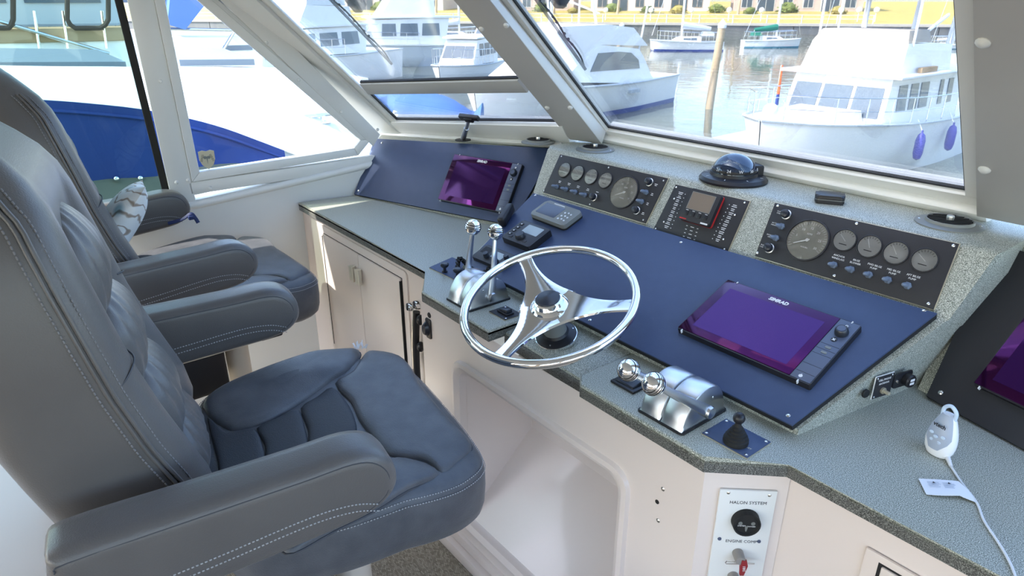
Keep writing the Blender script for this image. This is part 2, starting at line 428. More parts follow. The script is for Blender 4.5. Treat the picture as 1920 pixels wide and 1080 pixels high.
# ---- port windscreen with its low vent pane
up, lo = U(FW, [(676, 155), (972, 147), (849, 0), (510, 0)]), U(FW, [(743, 224), (1041, 228), (991, 170), (692, 174)])
VT = 1.0 / math.sin(rad(43))
k = (1.2 - .22) / math.sin(rad(43))
uR = ext(lo[1], up[2], (k - lo[1][1]) / (up[2][1] - lo[1][1])); uL = ext(lo[0], up[3], (k - lo[0][1]) / (up[3][1] - lo[0][1]))
w2 = thing('window_2', None, None, None, kind='structure')
g = nb(); prism(g, [up[0], up[1], uR, uL], -.006, 0, M=FW); obj('pane', g, 'glass', w2)
g = nb(); prism(g, lo, -.006, 0, M=FW); obj('vent_pane', g, 'glass', w2)
f = nb(); prism(f, [lo[3], lo[2], up[1], up[0]], -.008, .010, .003, M=FW); obj('transom_bar', f, 'paint_white_shaded', w2)
f = nb(); bar(f, FW, up[0], up[1], .005, -.008, .002, 1, 0); obj('rubber_gasket', f, 'rubber', w2)
f = nb(); bar(f, FW, lo[0], lo[1], .005, -.008, .002, 1, 0); bar(f, FW, lo[3], lo[0], .005, -.008, .002, 1, 0); obj('rubber_gasket', f, 'rubber', w2)
sb = U(FW, [(731, 250), (1062, 268)])
f = nb(); prism(f, [(sb[0][0] - .04, -.01), (sb[1][0] + .03, sb[1][1] - .012), (lo[1][0] + .03, lo[1][1] - .007), (lo[0][0] - .03, lo[0][1] - .007)], -.03, .014, .004, M=FW); obj('sill_bar', f, 'paint_white', w2)
f = nb(); bar(f, FW, (sb[0][0] - .02, .005), (sb[1][0] + .0, sb[1][1] + .005), .022, .014, .03, 1); obj('sill_lip', f, 'paint_white', w2)
# left jamb
f = nb(); bar(f, FW, ext(uL, lo[0], 1.09), uL, .05, -.004, .008, 1); obj('jamb', f, 'paint_white', w2)
n_ = V((lo[0][0] - uL[0], lo[0][1] - uL[1])).normalized(); n_ = V((n_.y, -n_.x)); n_ = n_ if n_.x < 0 else -n_
f = nb(); a_, b_ = V(ext(uL, lo[0], 1.10)) + n_ * .044, V(uL) + n_ * .044; prism(f, [tuple(a_), tuple(b_), tuple(b_ + n_ * .24), tuple(a_ + n_ * .24)], -.02, .022, .005, M=FW); obj('jamb_panel', f, 'paint_white', w2)
# ---- corner post between side and front glass: three long bands
cp = thing('trim_2', None, None, None, kind='structure')
def line3(M, p, q, h, zt=1.2):
    A, B = W3(M, uv(M, *p, h), h), W3(M, uv(M, *q, h), h)
    return A, A + (B - A) * ((zt - A.z) / (B.z - A.z))
e0 = line3(FS, (700, 275), (412, 0), .012); e1 = line3(FS, (722, 262), (465, 0), .018); e2 = line3(FW, (745, 238), (507, 0), .009)
e3 = (W3(FS, gl3t[3], .012), W3(FS, gl3t[4], .012))
def band(name, a, b, th, par, mt='paint_white'):
    n = (b[0] - a[0]).cross(a[1] - a[0]).normalized()
    if n.dot(EYE - a[0]) > 0: n = -n
    t = nb(); hull8(t, [a[0], b[0], b[1], a[1]], [p + n * th for p in (a[0], b[0], b[1], a[1])], .003); return obj(name, t, mt, par)
def low(e, k=.06): return (e[0] - (e[1] - e[0]).normalized() * k, e[1])
band('post_face', low(e0, .0), low(e1, -.03), .03, cp)
f = nb(); bar(f, FS, gl3t[3], gl3t[4], .05, -.05, .004, -1); obj('post_edge', f, 'paint_white', cp)
for q in ((519, 97), (583, 113)): pass
for q in ((500, 80), (560, 150), (640, 210), (708, 243)):
    n = (e1[0] - e0[0]).cross(e0[1] - e0[0]).normalized(); n = n if n.dot(EYE - e0[0]) > 0 else -n
    P = PL(*q, e0[0], n); b = nb(); lathe(b, [(0, .004), (.005, .003), (.007, 0)], 10, aim(P, n)); obj('bolt', b, 'paint_white', cp)
# ---- centre windscreen
c = U(FC, [(1140, 239.5), (1812, 357), (1793, 0), (961, 0)])
k = (1.2 - .31) / math.sin(rad(43))
cR = ext(c[1], c[2], (k - c[1][1]) / (c[2][1] - c[1][1])); cL = ext(c[0], c[3], (k - c[0][1]) / (c[3][1] - c[0][1]))
w1 = thing('window_1', None, None, None, kind='structure')
g = nb(); prism(g, [c[0], c[1], cR, cL], -.006, 0, M=FC); obj('pane', g, 'glass', w1)
f = nb(); bar(f, FC, c[0], c[1], .005, -.007, .001, 1, 0); bar(f, FC, c[0], cL, .004, -.007, .001, -1, 0); bar(f, FC, c[1], cR, .004, -.007, .001, 1, 0); obj('rubber_gasket', f, 'rubber', w1)
f = nb(); prism(f, [(c[0][0] - .06, .03), (c[1][0] + .05, .03), (c[1][0] + .05, c[1][1] - .003), (c[0][0] - .0, c[0][1] - .003)], -.03, .012, .003, M=FC); obj('sill_bar', f, 'paint_white', w1)
f = nb(); prism(f, [(c[0][0] - .08, .012), (c[1][0] + .05, .012), (c[1][0] + .05, .06), (c[0][0] - .03, .055)], -.02, .034, .006, M=FC); obj('sill_lip', f, 'paint_white', w1)
f = nb(); bar(f, FC, (c[0][0], c[0][1] - .01), cL, .05, -.02, .014, 1); obj('jamb', f, 'paint_white', w1)
f = nb(); bar(f, FC, (c[1][0], c[1][1] - .01), cR, .03, -.02, .012, -1); obj('jamb', f, 'paint_white', w1)
# ---- mullions
m1 = thing('trim_3', None, None, None, kind='structure')
L0 = line3(FW, (1068, 262), (849, 0), .012); L1 = line3(FC, (1129, 271), (918, 0), .05)
L2 = line3(FC, (1137, 246), (940, 0), .012)
band('mullion_face', L0, L1, .05, m1, 'paint_white_shaded'); band('mullion_side', L1, L2, .02, m1)
n = (L1[0] - L0[0]).cross(L0[1] - L0[0]).normalized(); n = n if n.dot(EYE - L0[0]) > 0 else -n
for q in ((903, 54), (949, 48), (1026, 202), (1069, 202)):
    P = PL(*q, L0[0], n); b = nb(); lathe(b, [(0, .006), (.006, .0045), (.009, .001), (.009, -.002)], 12, aim(P, n)); obj('bolt', b, 'paint_white', m1)
m2 = thing('trim_4', None, None, None, kind='structure')
r0 = U(FC, [(1829, 402), (1821.5, 0)], .045); rt = ext(r0[0], r0[1], (k - r0[0][1]) / (r0[1][1] - r0[0][1]))
f = nb(); prism(f, [(r0[0][0], r0[0][1] - .01), (r0[0][0] + .3, r0[0][1] - .01), (rt[0] + .3, rt[1]), rt], -.02, .045, .004, M=FC); obj('mullion_face', f, 'paint_white_shaded', m2)
for q in ((1843, 80), (1846, 318)): bolt(*q, FC, m2, .045, 1.5)
# starboard side and the rest of the screen, out of the picture on the right
wr = nb(); box(wr, 1.35, 1.45, -3.0, 1.1, FLOOR, .1); obj('wall_right', wr, 'gelcoat', kind='structure')

# the after end of the cabin behind the camera: timber bulkhead with a wide doorway and windows
wb_ = thing('wall_back', None, None, None, kind='structure')
for x0, x1, z0, z1 in ((-3.2, 1.4, FLOOR, -.25), (-3.2, 1.4, 1.0, ROOF), (-3.2, -2.7, -.25, 1.0), (-.95, -.8, -.25, 1.0), (.9, 1.4, -.25, 1.0)):
    b = nb(); box(b, x0, x1, -3.3, -3.2, z0, z1); obj('bulkhead_panel', b, 'salon_wood', wb_)
b = nb(); box(b, 1.35, 1.45, -3.2, 1.1, .95, ROOF); obj('wall_header', b, 'liner', wb_)
b = nb(); box(b, 1.35, 1.45, -1.2, -1.0, .1, .95); obj('wall_post', b, 'salon_wood', wb_)
# ================================================================= console, counters, cabinets
TH = .03
CT = thing('countertop', 'grey speckled solid countertop and dash shell running the width of the helm', 'countertop')
fx = [(-2.66, 1.03), (-1.713, 1.03), (-1.589, .933), (-1.262, .931), (-1.235, .985), (-.985, .975), (-.925, .931), (-.59, .928), (-.485, 1.037), (1.3, 1.05)]
wheelL, wheelR = 4, 5
t = nb()
out = [(-2.72, 1.05)] + fx[:4]
def slab(name, pts, z1=0, th=TH, bev=.007):
    b = nb(); prism(b, pts, z1 - .012, z1, .006, 3); o = obj(name, b, 'speckle', CT)
    b = nb(); prism(b, pts, z1 - th - .002, z1 - .0065, 0); obj('shaded_edge', b, 'speckle_shaded', CT); return o  # lower edge of the slab takes the shade-darkened speckle
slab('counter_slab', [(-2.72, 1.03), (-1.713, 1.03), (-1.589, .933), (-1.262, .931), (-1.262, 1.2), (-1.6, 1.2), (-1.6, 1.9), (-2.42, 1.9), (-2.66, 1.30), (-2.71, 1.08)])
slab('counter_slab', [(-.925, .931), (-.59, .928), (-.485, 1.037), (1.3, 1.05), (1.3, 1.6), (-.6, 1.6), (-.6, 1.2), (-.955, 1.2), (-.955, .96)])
# tilted wheel facet
b = nb(); hull8(b, [(-1.262, .985, -.055), (-.955, .972, -.055), (-.955, 1.16, -.03), (-1.262, 1.16, -.03)], [(-1.262, .985, -.02), (-.955, .972, -.02), (-.955, 1.16, .006), (-1.262, 1.16, .006)], .004); obj('wheel_plinth', b, 'speckle', CT)
b = nb(); hull8(b, [(-1.262, .983, -.058), (-.955, .970, -.058), (-.955, 1.0, -.056), (-1.262, 1.0, -.056)], [(-1.262, .983, -.027), (-.955, .970, -.027), (-.955, 1.0, -.024), (-1.262, 1.0, -.024)]); obj('shaded_edge', b, 'speckle_shaded', CT)
# dash shell: slope under the navy board, riser behind the gauges, flat top
prof = [(1.128, -.01), (1.128, .012), (1.496, .165), (1.503, .17), (1.582, .301), (1.59, .307), (1.60, .31), (1.92, .31), (1.92, -.01)]
xl = [-1.66, -1.66, -1.75, -1.76, -1.78, -1.78, -1.79, -1.79, -1.79]
xr = [-.522, -.522, -.437, -.432, -.405, -.40, -.395, -.395, -.395]
b = nb(); hull8(b, [(x, p[0], p[1]) for x, p in zip(xl, prof)], [(x, p[0], p[1]) for x, p in zip(xr, prof)]); obj('dash_shell', b, 'speckle', CT)
# wings behind the side boards
lc = U(FL, [(706, 262), (1044, 281), (667, 366)])
a, bb = W3(FL, lc[0], -.002), W3(FL, lc[1], -.002)
A0, B0 = W3(FL, (-.0, 0), -.002), W3(FL, (1.0, 0), -.002)
s0_, s1_ = W3(FW, (-.03, .0), .0), W3(FC, (-1.75, .0), .0)
b = nb()
hull8(b, [A0, V((A0.x + .2, A0.y + .6, 0)), V((s0_.x - .1, s0_.y + .06, s0_.z)), a], [B0, V((B0.x, B0.y + .3, 0)), V((s1_.x, s1_.y + .06, .30)), bb + V((.02, .0, 0))]); obj('dash_wing', b, 'speckle', CT)
rc = U(FR, [(1740, 746), (1870, 461)])
a, bb = W3(FR, rc[0], -.004), W3(FR, rc[1], -.004)
dx = FR.col[0].to_3d() * 1.2
b = nb(); hull8(b, [a + V((-.03, .0, -.02)), V((-.46, 1.9, -.02)), V((-.46, 1.9, .31)), V((-.44, bb.y + .02, .31)), bb + V((-.02, .0, 0))], [a + dx + V((0, 0, -.02)), V((.8, 1.5, -.02)), V((.8, 1.5, .31)), bb + dx + V((.02, .05, .0)), bb + dx]); obj('dash_wing', b, 'speckle', CT)
# fillet strip between console side and starboard board
# ---- helm pedestal (white moulding)
HB = thing('helm_console', 'white moulded helm pedestal with a large rounded storage recess', 'console')
yf = .942
rx0, rx1 = PL(850, 668, (0, yf, 0), AY).x, PL(1181, 905, (0, yf, 0), AY).x
rz1 = (PL(850, 668, (0, yf, 0), AY).z + PL(1150, 868, (0, yf, 0), AY).z) / 2; rz0 = FLOOR + .13
def holeplate(bm, x0, x1, z0, z1, hx0, hx1, hz0, hz1, r, y, par=None):
    """front face with a rounded opening, as quads between opening and outline"""
    inn = rrect(hx0, hx1, hz0, hz1, r, 6); cx, cz = (hx0 + hx1) / 2, (hz0 + hz1) / 2; outp = []
    n = len(inn); q = n // 4
    cor = [(x1, z1), (x0, z1), (x0, z0), (x1, z0)]
    for i, p in enumerate(inn): outp.append(cor[i // q])
    surf(bm, [[(p[0], y, p[1]) for p in outp], [(p[0], y, p[1]) for p in inn]], cu=True)
b = nb(); holeplate(b, -1.612, -.595, FLOOR + .04, -TH, rx0, rx1, rz0, rz1, .05, yf)
box(b, -1.612, -1.602, yf + .001, 1.04, FLOOR + .04, -TH)
surf(b, [[(-.595, yf, FLOOR + .04), (-.488, 1.06, FLOOR + .04)], [(-.595, yf, -TH), (-.488, 1.06, -TH)]])
obj('front_panel', b, 'gelcoat', HB)
# recess: raised rim, walls and back
def ring(x0, x1, z0, z1, r, y): return [(p[0], y, p[1]) for p in rrect(x0, x1, z0, z1, r, 6)]
b = nb(); o_, i_ = .0, .028
surf(b, [ring(rx0 - .004, rx1 + .004, rz0 - .004, rz1 + .004, .054, yf), ring(rx0, rx1, rz0, rz1, .05, yf - .010), ring(rx0 + .012, rx1 - .012, rz0 + .012, rz1 - .012, .045, yf - .012), ring(rx0 + .028, rx1 - .028, rz0 + .028, rz1 - .028, .04, yf - .002), ring(rx0 + .034, rx1 - .034, rz0 + .034, rz1 - .034, .036, yf + .02)], cu=True); obj('recess_rim', b, 'gelcoat', HB)
b = nb(); dp = .24
ix0, ix1, iz0, iz1 = rx0 + .036, rx1 - .036, rz0 + .036, rz1 - .036; ya, yb = yf + .018, yf + dp
zb = PL(1060, 845, (0, yb, 0), AY).z
def fq(*p): t3 = nb(); t3.faces.new([t3.verts.new(q) for q in p]); merge(b, t3)
lx = ix0 + .03
fq((ix0, ya, iz0), (ix0, ya, iz1), (lx, yb, iz1), (lx, yb, zb))                     # left cheek
fq((ix1, ya, iz0), (ix1, ya, iz1), (ix1 - .03, yb, iz1), (ix1 - .03, yb, zb))       # right cheek
fq((lx, yb, zb), (ix1 - .03, yb, zb), (ix1 - .03, yb, iz1), (lx, yb, iz1))          # back
fq((ix0, ya, iz0), (ix1, ya, iz0), (ix1 - .03, yb, zb), (lx, yb, zb))               # ramp
fq((ix0, ya, iz1), (ix1, ya, iz1), (ix1 - .03, yb, iz1), (lx, yb, iz1))             # soffit
obj('storage_recess', b, 'gelcoat', HB)
b = nb(); box(b, -1.62, -.58, yf - .03, yf + .1, FLOOR, FLOOR + .045, .006); obj('plinth', b, 'gelcoat', HB)
b = nb(); box(b, -1.61, -.60, yf - .012, yf + .02, FLOOR + .045, FLOOR + .085, .008); obj('kick_ledge', b, 'gelcoat', HB)
def screw(M, par, r=.0035, name='screw', mt='screw'):
    b = nb(); lathe(b, [(0, r * .45), (r * .6, r * .4), (r, r * .1), (r, -.001)], 10, M); return obj(name, b, mt, par)
FF = frame((0, yf, 0), (1, 0, 0), (0, 0, 1))
def on(M, px, py, h=0): p = uv(M, px, py, h); return T(p.x, p.y, h)
screw(FF @ on(FF, 923, 1031), HB, .005); screw(FF @ on(FF, 1243, 917), HB, .005); screw(FF @ on(FF, 1234, 976), HB, .005)
b = nb(); lathe(b, [(.005, .0005), (.005, -.01)], 12, FF @ on(FF, 1232, 941, .0006)); obj('drilled_hole', b, 'rubber', HB)
b = nb(); lathe(b, [(0, .002), (.008, .002), (.009, 0)], 14, FF @ on(FF, 805, 591)); obj('plug_cap', b, 'plastic_black', HB)
# rocker inset in pedestal
rk = thing('rocker_latch', 'black flush rocker latch on the pedestal side near the left controls', 'latch', FF @ on(FF, 804, 615))
b = nb(); prism(b, rrect(-.012, .016, -.032, .032, .005), 0, .004, .002); obj('plate', b, 'plastic_black', rk)
b = nb(); t = nb(); lathe(t, [(0, .016), (.010, .013), (.0145, .004), (.0145, 0)], 16); bmesh.ops.scale(t, vec=(1, 1.6, 1), verts=t.verts[:]); merge(b, t, T(-.004, -.002, .003)); obj('rocker', b, 'knob_black', rk)
# ---- starboard base with halon plate on its chamfer, cupboard beyond
SB = thing('starboard_base', 'white base cabinet under the right counter with recessed door frame', 'cabinet')
b = nb(); box(b, -.49, 1.3, 1.062, 1.4, FLOOR, -TH, 0); obj('body', b, 'gelcoat', SB)
FB = frame((0, 1.062, 0), (1, 0, 0), (0, 0, 1))
q = U(FB, [(1627, 1022), (1652, 1050)])
b = nb(); box(b, q[0][0], q[0][0] + .5, q[0][1] - .5, q[0][1], 0, .008, .008, M=FB); obj('door_frame', b, 'gelcoat', SB)
b = nb(); box(b, q[1][0], q[1][0] + .45, q[1][1] - .45, q[1][1], .004, .0085, 0, M=FB); obj('door_gap', b, 'rubber', SB)
b = nb(); box(b, q[1][0] + .006, q[1][0] + .45, q[1][1] - .45, q[1][1] - .004, .004, .012, .003, M=FB); obj('door', b, 'gelcoat', SB)
ha, hb_ = V((-.595, yf - .002, 0)), V((-.488, 1.06, 0))
FH = frame(ha, hb_ - ha, (0, 0, 1))
HP = thing('halon_plate', 'white HALON SYSTEM control plate with dark gauge and red pull tag', 'panel', FH)
q = U(FH, [(1357, 914), (1457, 919), (1325, 1080), (1420, 1080)])
hx0, hx1 = min(q[0][0], q[2][0]) - 0, q[1][0]
hz1 = (q[0][1] + q[1][1]) / 2; hw = hx1 - hx0
b = nb(); box(b, hx0, hx1, hz1 - .30, hz1, 0, .006, .002); obj('plate', b, 'paint_white', HP)
def hc(px, py, h=.006): p = uv(FH, px, py, h); return T(p.x, p.y, h)
cxh = (hx0 + hx1) / 2
txt('HALON SYSTEM', .0098, T(cxh + .002, uv(FH, 1402, 939)[1], .0062), 'ink_black', HP)
txt('ENGINE COMP', .0092, T(cxh + .001, uv(FH, 1388, 1011)[1], .0062), 'ink_black', HP)
for s in ((1366, 924), (1443, 929)): screw(hc(*s), HP, .0035)
for s in ((1349, 1010), (1423, 1015)):
    b = nb(); lathe(b, [(0, .002), (.0035, .0015), (.004, 0)], 12, hc(*s)); obj('plug_dot', b, 'key_blue', HP)
b = nb(); lathe(b, [(0, .012), (.021, .012), (.023, .016), (.026, .016), (.027, .0)], 28, hc(1397, 975)); gz = obj('pressure_gauge', b, 'rubber', HP)
gm = hc(1397, 975)
b = nb(); lathe(b, [(.004, 0), (.004, .0004)], 12, gm @ T(-.012, .002, .0121)); lathe(b, [(.004, 0), (.004, .0004)], 12, gm @ T(.012, .002, .0121)); prism(b, [(-.003, -.004), (.003, -.004), (.001, -.016), (-.001, -.016)], .0121, .0135, M=gm); obj('dial_mark', b, 'grey_case', gz)
txt('SYSTEM', .0045, gm @ T(-.009, -.004, .0122), 'ink_white', gz); txt('CHARGED', .0035, gm @ T(.009, -.005, .0122), 'ink_white', gz)
def pull(px, py, red):
    M = hc(px, py); b = nb(); lathe(b, [(.011, 0), (.010, .022), (.0085, .024), (0, .024)], 18, M); pg = obj('pull_peg', b, 'grey_peg', HP)
    if red:
        b = nb(); tube(b, [V(p) for p in ((-.026, -.012, .016), (-.024, -.008, .016), (.03, -.010, .016))], .0012, 8); tube(b, [V(p) for p in ((-.026, -.012, .016), (-.024, -.0145, .016), (.03, -.0125, .016))], .0012, 8); bmesh.ops.transform(b, matrix=M, verts=b.verts[:]); obj('safety_pin', b, 'chrome', pg)
        b = nb(); prism(b, [(-.004, .008), (.006, .006), (.009, -.006), (.004, -.03), (-.004, -.03), (-.006, -.01)], .020, .026, .001, M=M @ T(.006, -.004, 0)); obj('red_tag', b, 'fire_red', pg)
        txt('FIRE', .0075, M @ T(.0075, -.016, .0265) @ RZ(-82), 'ink_white', pg)
pull(1383, 1036, True); pull(1374, 1079, False)
# ---- port cabinet with double doors
PC = thing('port_cabinet', 'white cabinet with double doors under the left counter', 'cabinet')
yc = 1.052
b = nb(); box(b, -2.74, -1.60, yc, 1.4, FLOOR, -TH); obj('body', b, 'gelcoat', PC)
FPc = frame((0, yc, 0), (1, 0, 0), (0, 0, 1))
d = U(FPc, [(609, 436), (757, 522), (676.5, 476), (628, 642)])
dx0, dx1, dxm = d[0][0], d[1][0], d[2][0]; dz1 = d[0][1]; dz0 = d[3][1]
b = nb(); prism(b, rrect(dx0 - .035, dx1 + .03, dz0 - .035, dz1 + .03, .02), 0, .006, .003, M=FPc); obj('door_frame', b, 'gelcoat', PC)
b = nb(); box(b, dx0, dx1, dz0, dz1, .004, .0065, M=FPc); obj('door_gap', b, 'rubber', PC)
for s, (a, c_) in enumerate(((dx0 + .003, dxm - .001), (dxm + .001, dx1 - .003))):
    b = nb(); box(b, a, c_, dz0 + .002, dz1 - .002, .005, .014, .003, M=FPc); dr = obj('door', b, 'gelcoat', PC)
    hx = dxm + (-.024 if s == 0 else .024); hz = uv(FPc, 675, 510)[1]
    b = nb(); n_ = 8; rows = []
    for k in range(n_ + 1):
        t_ = k / n_; rows.append([(hx + .016 * (t_ - .5) * 2, hz + .03, .016 + .020 * (2 * t_ - 1) ** 2), (hx + .016 * (t_ - .5) * 2, hz - .03, .016 + .020 * (2 * t_ - 1) ** 2)])
    t2 = nb(); surf(t2, rows); bmesh.ops.solidify(t2, geom=t2.faces[:], thickness=.004); merge(b, t2, FPc); obj('handle', b, 'handle_cream', dr)
    b = nb(); hxx = dx0 + .004 if s == 0 else dx1 - .004; box(b, hxx - .002, hxx + .002, dz0 + .01, dz1 - .01, .006, .0155, M=FPc); obj('hinge', b, 'rubber', dr)
# hose with chrome fittings tucked beside the pedestal
HS = thing('shower_hose', 'black and chrome coiled hose hanging between cabinet and pedestal', 'hose')
P = lambda x, y: PL(x, y, (0, yc - .03, 0), AY)
b = nb(); tube(b, curve([P(781, 585), P(780, 640), P(782, 700), P(786, 740)], 6), .012, 12); obj('hose', b, 'plastic_black', HS)
b = nb(); tube(b, curve([P(777, 580), P(775, 640), P(777, 690)], 6), .006, 10); obj('chrome_pipe', b, 'chrome', HS)
for q in ((771, 575), (784, 571)):
    b = nb(); p = P(*q); lathe(b, [(0, .016), (.012, .015), (.016, .006), (.016, -.004), (.009, -.012), (.009, -.02)], 18, aim(p, (-.1, -1, .2))); obj('chrome_fitting', b, 'chrome', HS)
for q in ((788, 600), (789, 650)):
    b = nb(); ball(b, P(*q), .014, (1, 1, 1.3), 14); obj('hose_clip', b, 'plastic_black', HS)
# ================================================================= boards and instruments
def plate(name, M, pts, h0, h1, mt, par, bev=.001):
    b = nb(); prism(b, pts, h0, h1, bev); return obj(name, b, mt, par)
def quad(M, px, h=0): return [tuple(uv(M, *p, h)[:2]) for p in px]
def ccw(p):
    a = sum(p[i - 1][0] * p[i][1] - p[i][0] * p[i - 1][1] for i in range(len(p)))
    return p if a > 0 else p[::-1]
# a bare purple-coated display glass
def coated(name, base, tint, ior=2.0, rough=.06):
    m = mat(name, base, rough, ior=ior); m.node_tree.nodes['Principled BSDF'].inputs['Specular Tint'].default_value = (*tint, 1)
coated('coated_screen', (.016, .004, .034), (.34, .11, .58), 2.1); coated('coated_bezel', (.012, .002, .012), (.36, .06, .42), 2.0)
coated('dome_glass', (.012, .02, .045), (.7, .85, 1), 1.9, .03)
PB = thing('dash_board', 'navy blue flat dash board tilted up in the left corner', 'board', FL)
q = ccw(quad(FL, [(706, 262), (1044, 281), (962, 424), (667, 366)])); 
for i, p in enumerate(q): pass
plate('edge', FL, q, 0, .0085, 'rubber', PB); plate('board', FL, q, .008, .012, 'dash_navy', PB)
for s in ((716, 267.5), (672, 357.5), (1027.5, 284.5)): screw(T(*uv(FL, *s, .012)[:2], .012), PB, .005)
MB_ = thing('dash_board', 'wide navy blue dash board sloping behind the steering wheel', 'board', FM)
qm = ccw(quad(FM, [(1757, 587), (1000, 362), (874, 494), (1485, 797)], .012))
plate('edge', FM, qm, -.004, .0085, 'rubber', MB_); plate('board', FM, qm, .008, .012, 'dash_navy', MB_)
for s in ((1277, 454), (1733, 582), (1478, 779), (878, 487), (1004, 366), (1106, 600)): screw(T(*uv(FM, *s, .012)[:2], .012), MB_, .0045)
RB = thing('dash_board', 'shade-darkened navy dash board at the far right edge behind the baby monitor', 'board', FR)
r = quad(FR, [(1740, 746), (1870, 461)]); 
plate('board', FR, [r[0], (r[0][0] + 1.0, r[0][1] - .02), (r[1][0] + 1.0, r[1][1]), r[1]], 0, .012, 'gauge_black', RB)  # navy board standing in shade; that shade is painted as near-black
for s in ((1763.5, 736), (1883, 478)): screw(T(*uv(FR, *s, .012)[:2], .012), RB, .005)
# ---- chart plotters
def plotter(M, label, wd=.329, hg=.197):
    P = thing('chart_plotter', label, 'display', M, group='chart plotters on the dash')
    w2_, h2 = wd / 2, hg / 2; sx = w2_ - .046
    b = nb(); prism(b, rrect(-w2_, w2_, -h2, h2, .004), 0, .016, .003); obj('case', b, 'plastic_black', P)
    b = nb(); box(b, -w2_ + .002, sx, -h2 + .003, h2 - .002, .0158, .0175, .0006); gs = obj('glass_front', b, 'coated_bezel', P)
    b = nb(); box(b, -w2_ + .026, sx - .020, -h2 + .024, h2 - .027, .0174, .0178); obj('screen', b, 'coated_screen', gs)
    txt('SIMRAD', .0135, T((-w2_ + sx) / 2 + .004, h2 - .0145, .0177), 'ink_white', gs, shear=.15, bold=.0006, name='lettering')
    b = nb(); box(b, sx + .001, w2_ - .002, -h2 + .003, h2 - .002, .0158, .0172, .0006); ks = obj('key_strip', b, 'key_blue', P)
    for yk in (.016, .0, -.016, -.05, -.075):
        b = nb(); box(b, sx + .002, w2_ - .003, yk - .0004, yk + .0004, .0171, .0174); obj('key_groove', b, 'rubber', ks)
    xm = (sx + w2_) / 2
    b = nb(); lathe(b, [(.0135, 0), (.0145, .004), (.0125, .012), (.0105, .0145), (.004, .0135), (0, .0133)], 24, T(xm + .001, h2 - .040, .017)); kn = obj('rotary_knob', b, 'knob_black', P)
    b = nb(); lathe(b, [(.0085, 0), (.0085, .0007), (0, .0007)], 20, T(xm + .001, h2 - .040, .0312)); obj('knob_cap', b, 'key_blue', kn)
    for i, yk in enumerate((h2 - .017, h2 - .064)):
        b = nb(); lathe(b, [(.0065, 0), (.006, .0015), (0, .0017)], 18, T(xm - .002 * i, yk, .017)); kb = obj('round_key', b, 'key_blue' if i == 0 else 'plastic_black', P)
        txt('x' if i else 'o', .012, T(xm - .002 * i, yk, .0188), 'ink_white', kb, bold=.0004)
    for yk in (.008, -.008):
        b = nb(); prism(b, rrect(xm - .006, xm + .006, yk - .003, yk + .003, .002), .017, .0184); obj('menu_key', b, 'grey_case', P)
    b = nb(); lathe(b, [(.003, 0), (.004, 0), (.004, .0006), (.003, .0006)], 14, T(xm - .004, -h2 + .012, .0172)); box(b, xm - .0046, xm - .0034, -h2 + .012, -h2 + .0175, .0172, .018); obj('power_symbol', b, 'ink_white', ks)
    for x, y in ((-w2_ + .028, h2), (w2_ - .02, h2), (-w2_ + .015, -h2), (w2_ - .025, -h2)):
        b = nb(); box(b, x - .001, x + .001, y - .005, y + .0012, .010, .0182); obj('corner_clip', b, 'ink_white', P)
    return P
def midq(M, px, h):
    p = quad(M, px, h); return sum(a[0] for a in p) / 4, sum(a[1] for a in p) / 4
x, y = midq(FM, [(1360, 528), (1613, 607), (1522, 717), (1273, 613)], .03)
plotter(FM @ T(x, y, .012), 'chart plotter with a purple glass screen on the wide navy board')
x, y = midq(FL, [(855, 287), (979, 308), (938, 400), (824.6, 374)], .03)
plotter(FL @ T(x, y, .012), 'dark-screened chart plotter on the far left navy board')
x, y = uv(FR, 1822, 718, .03)[:2]
plotter(FR @ T(x + .165, y + .0985, .012), 'chart plotter cut off by the right edge of the photo')
# ---- gauge panels
def gpanel(label, corners, name='gauge_panel'):
    p = ccw(quad(FG, corners, .006)); cx = sum(a[0] for a in p) / 4; cy = sum(a[1] for a in p) / 4
    M = FG @ T(cx, cy, 0); P = thing(name, label, 'gauge panel', M)
    pl = [(a[0] - cx, a[1] - cy) for a in p]
    big = [(a[0] + .0018 * (1 if a[0] > 0 else -1), a[1] + .0018 * (1 if a[1] > 0 else -1)) for a in pl]
    plate('edge_trim', M, big, 0, .0035, 'brass_edge', P); plate('plate', M, pl, .002, .006, 'gauge_black', P)
    return P, M
def gl(M, px, py, h=.006): p = uv(M, px, py, h); return p.x, p.y
def small_gauge(P, x, y, r=.0255, ang=150, style=0):
    M = T(x, y, .006)
    b = nb(); lathe(b, [(r + .002, 0), (r + .002, .003), (r, .004), (r - .001, .0005)], 28, M); g = obj('gauge', b, 'gauge_black', P)
    b = nb(); lathe(b, [(r - .0005, .0012), (0, .0012)], 28, M); obj('dial', b, 'dial_small', g)
    b = nb(); prism(b, [(-.0008, -.004), (.0008, -.004), (.0005, r * .72), (-.0005, r * .72)], .0016, .002, M=M @ RZ(ang - 90)); obj('needle', b, 'ink_white', g)
    b = nb()
    for k in range(7):
        a = 40 + 100 * k / 6; box(b, -.0004, .0004, r * .72, r * .9, .0013, .0016, M=M @ RZ(a - 90))
    box(b, -r * .35, r * .35, -r * .45, -r * .38, .0013, .0016, M=M); obj('scale_marks', b, 'ink_black', g)
    b = nb(); lathe(b, [(r - .0008, .0036), (0, .0038)], 28, M); obj('lens', b, 'lens', g)
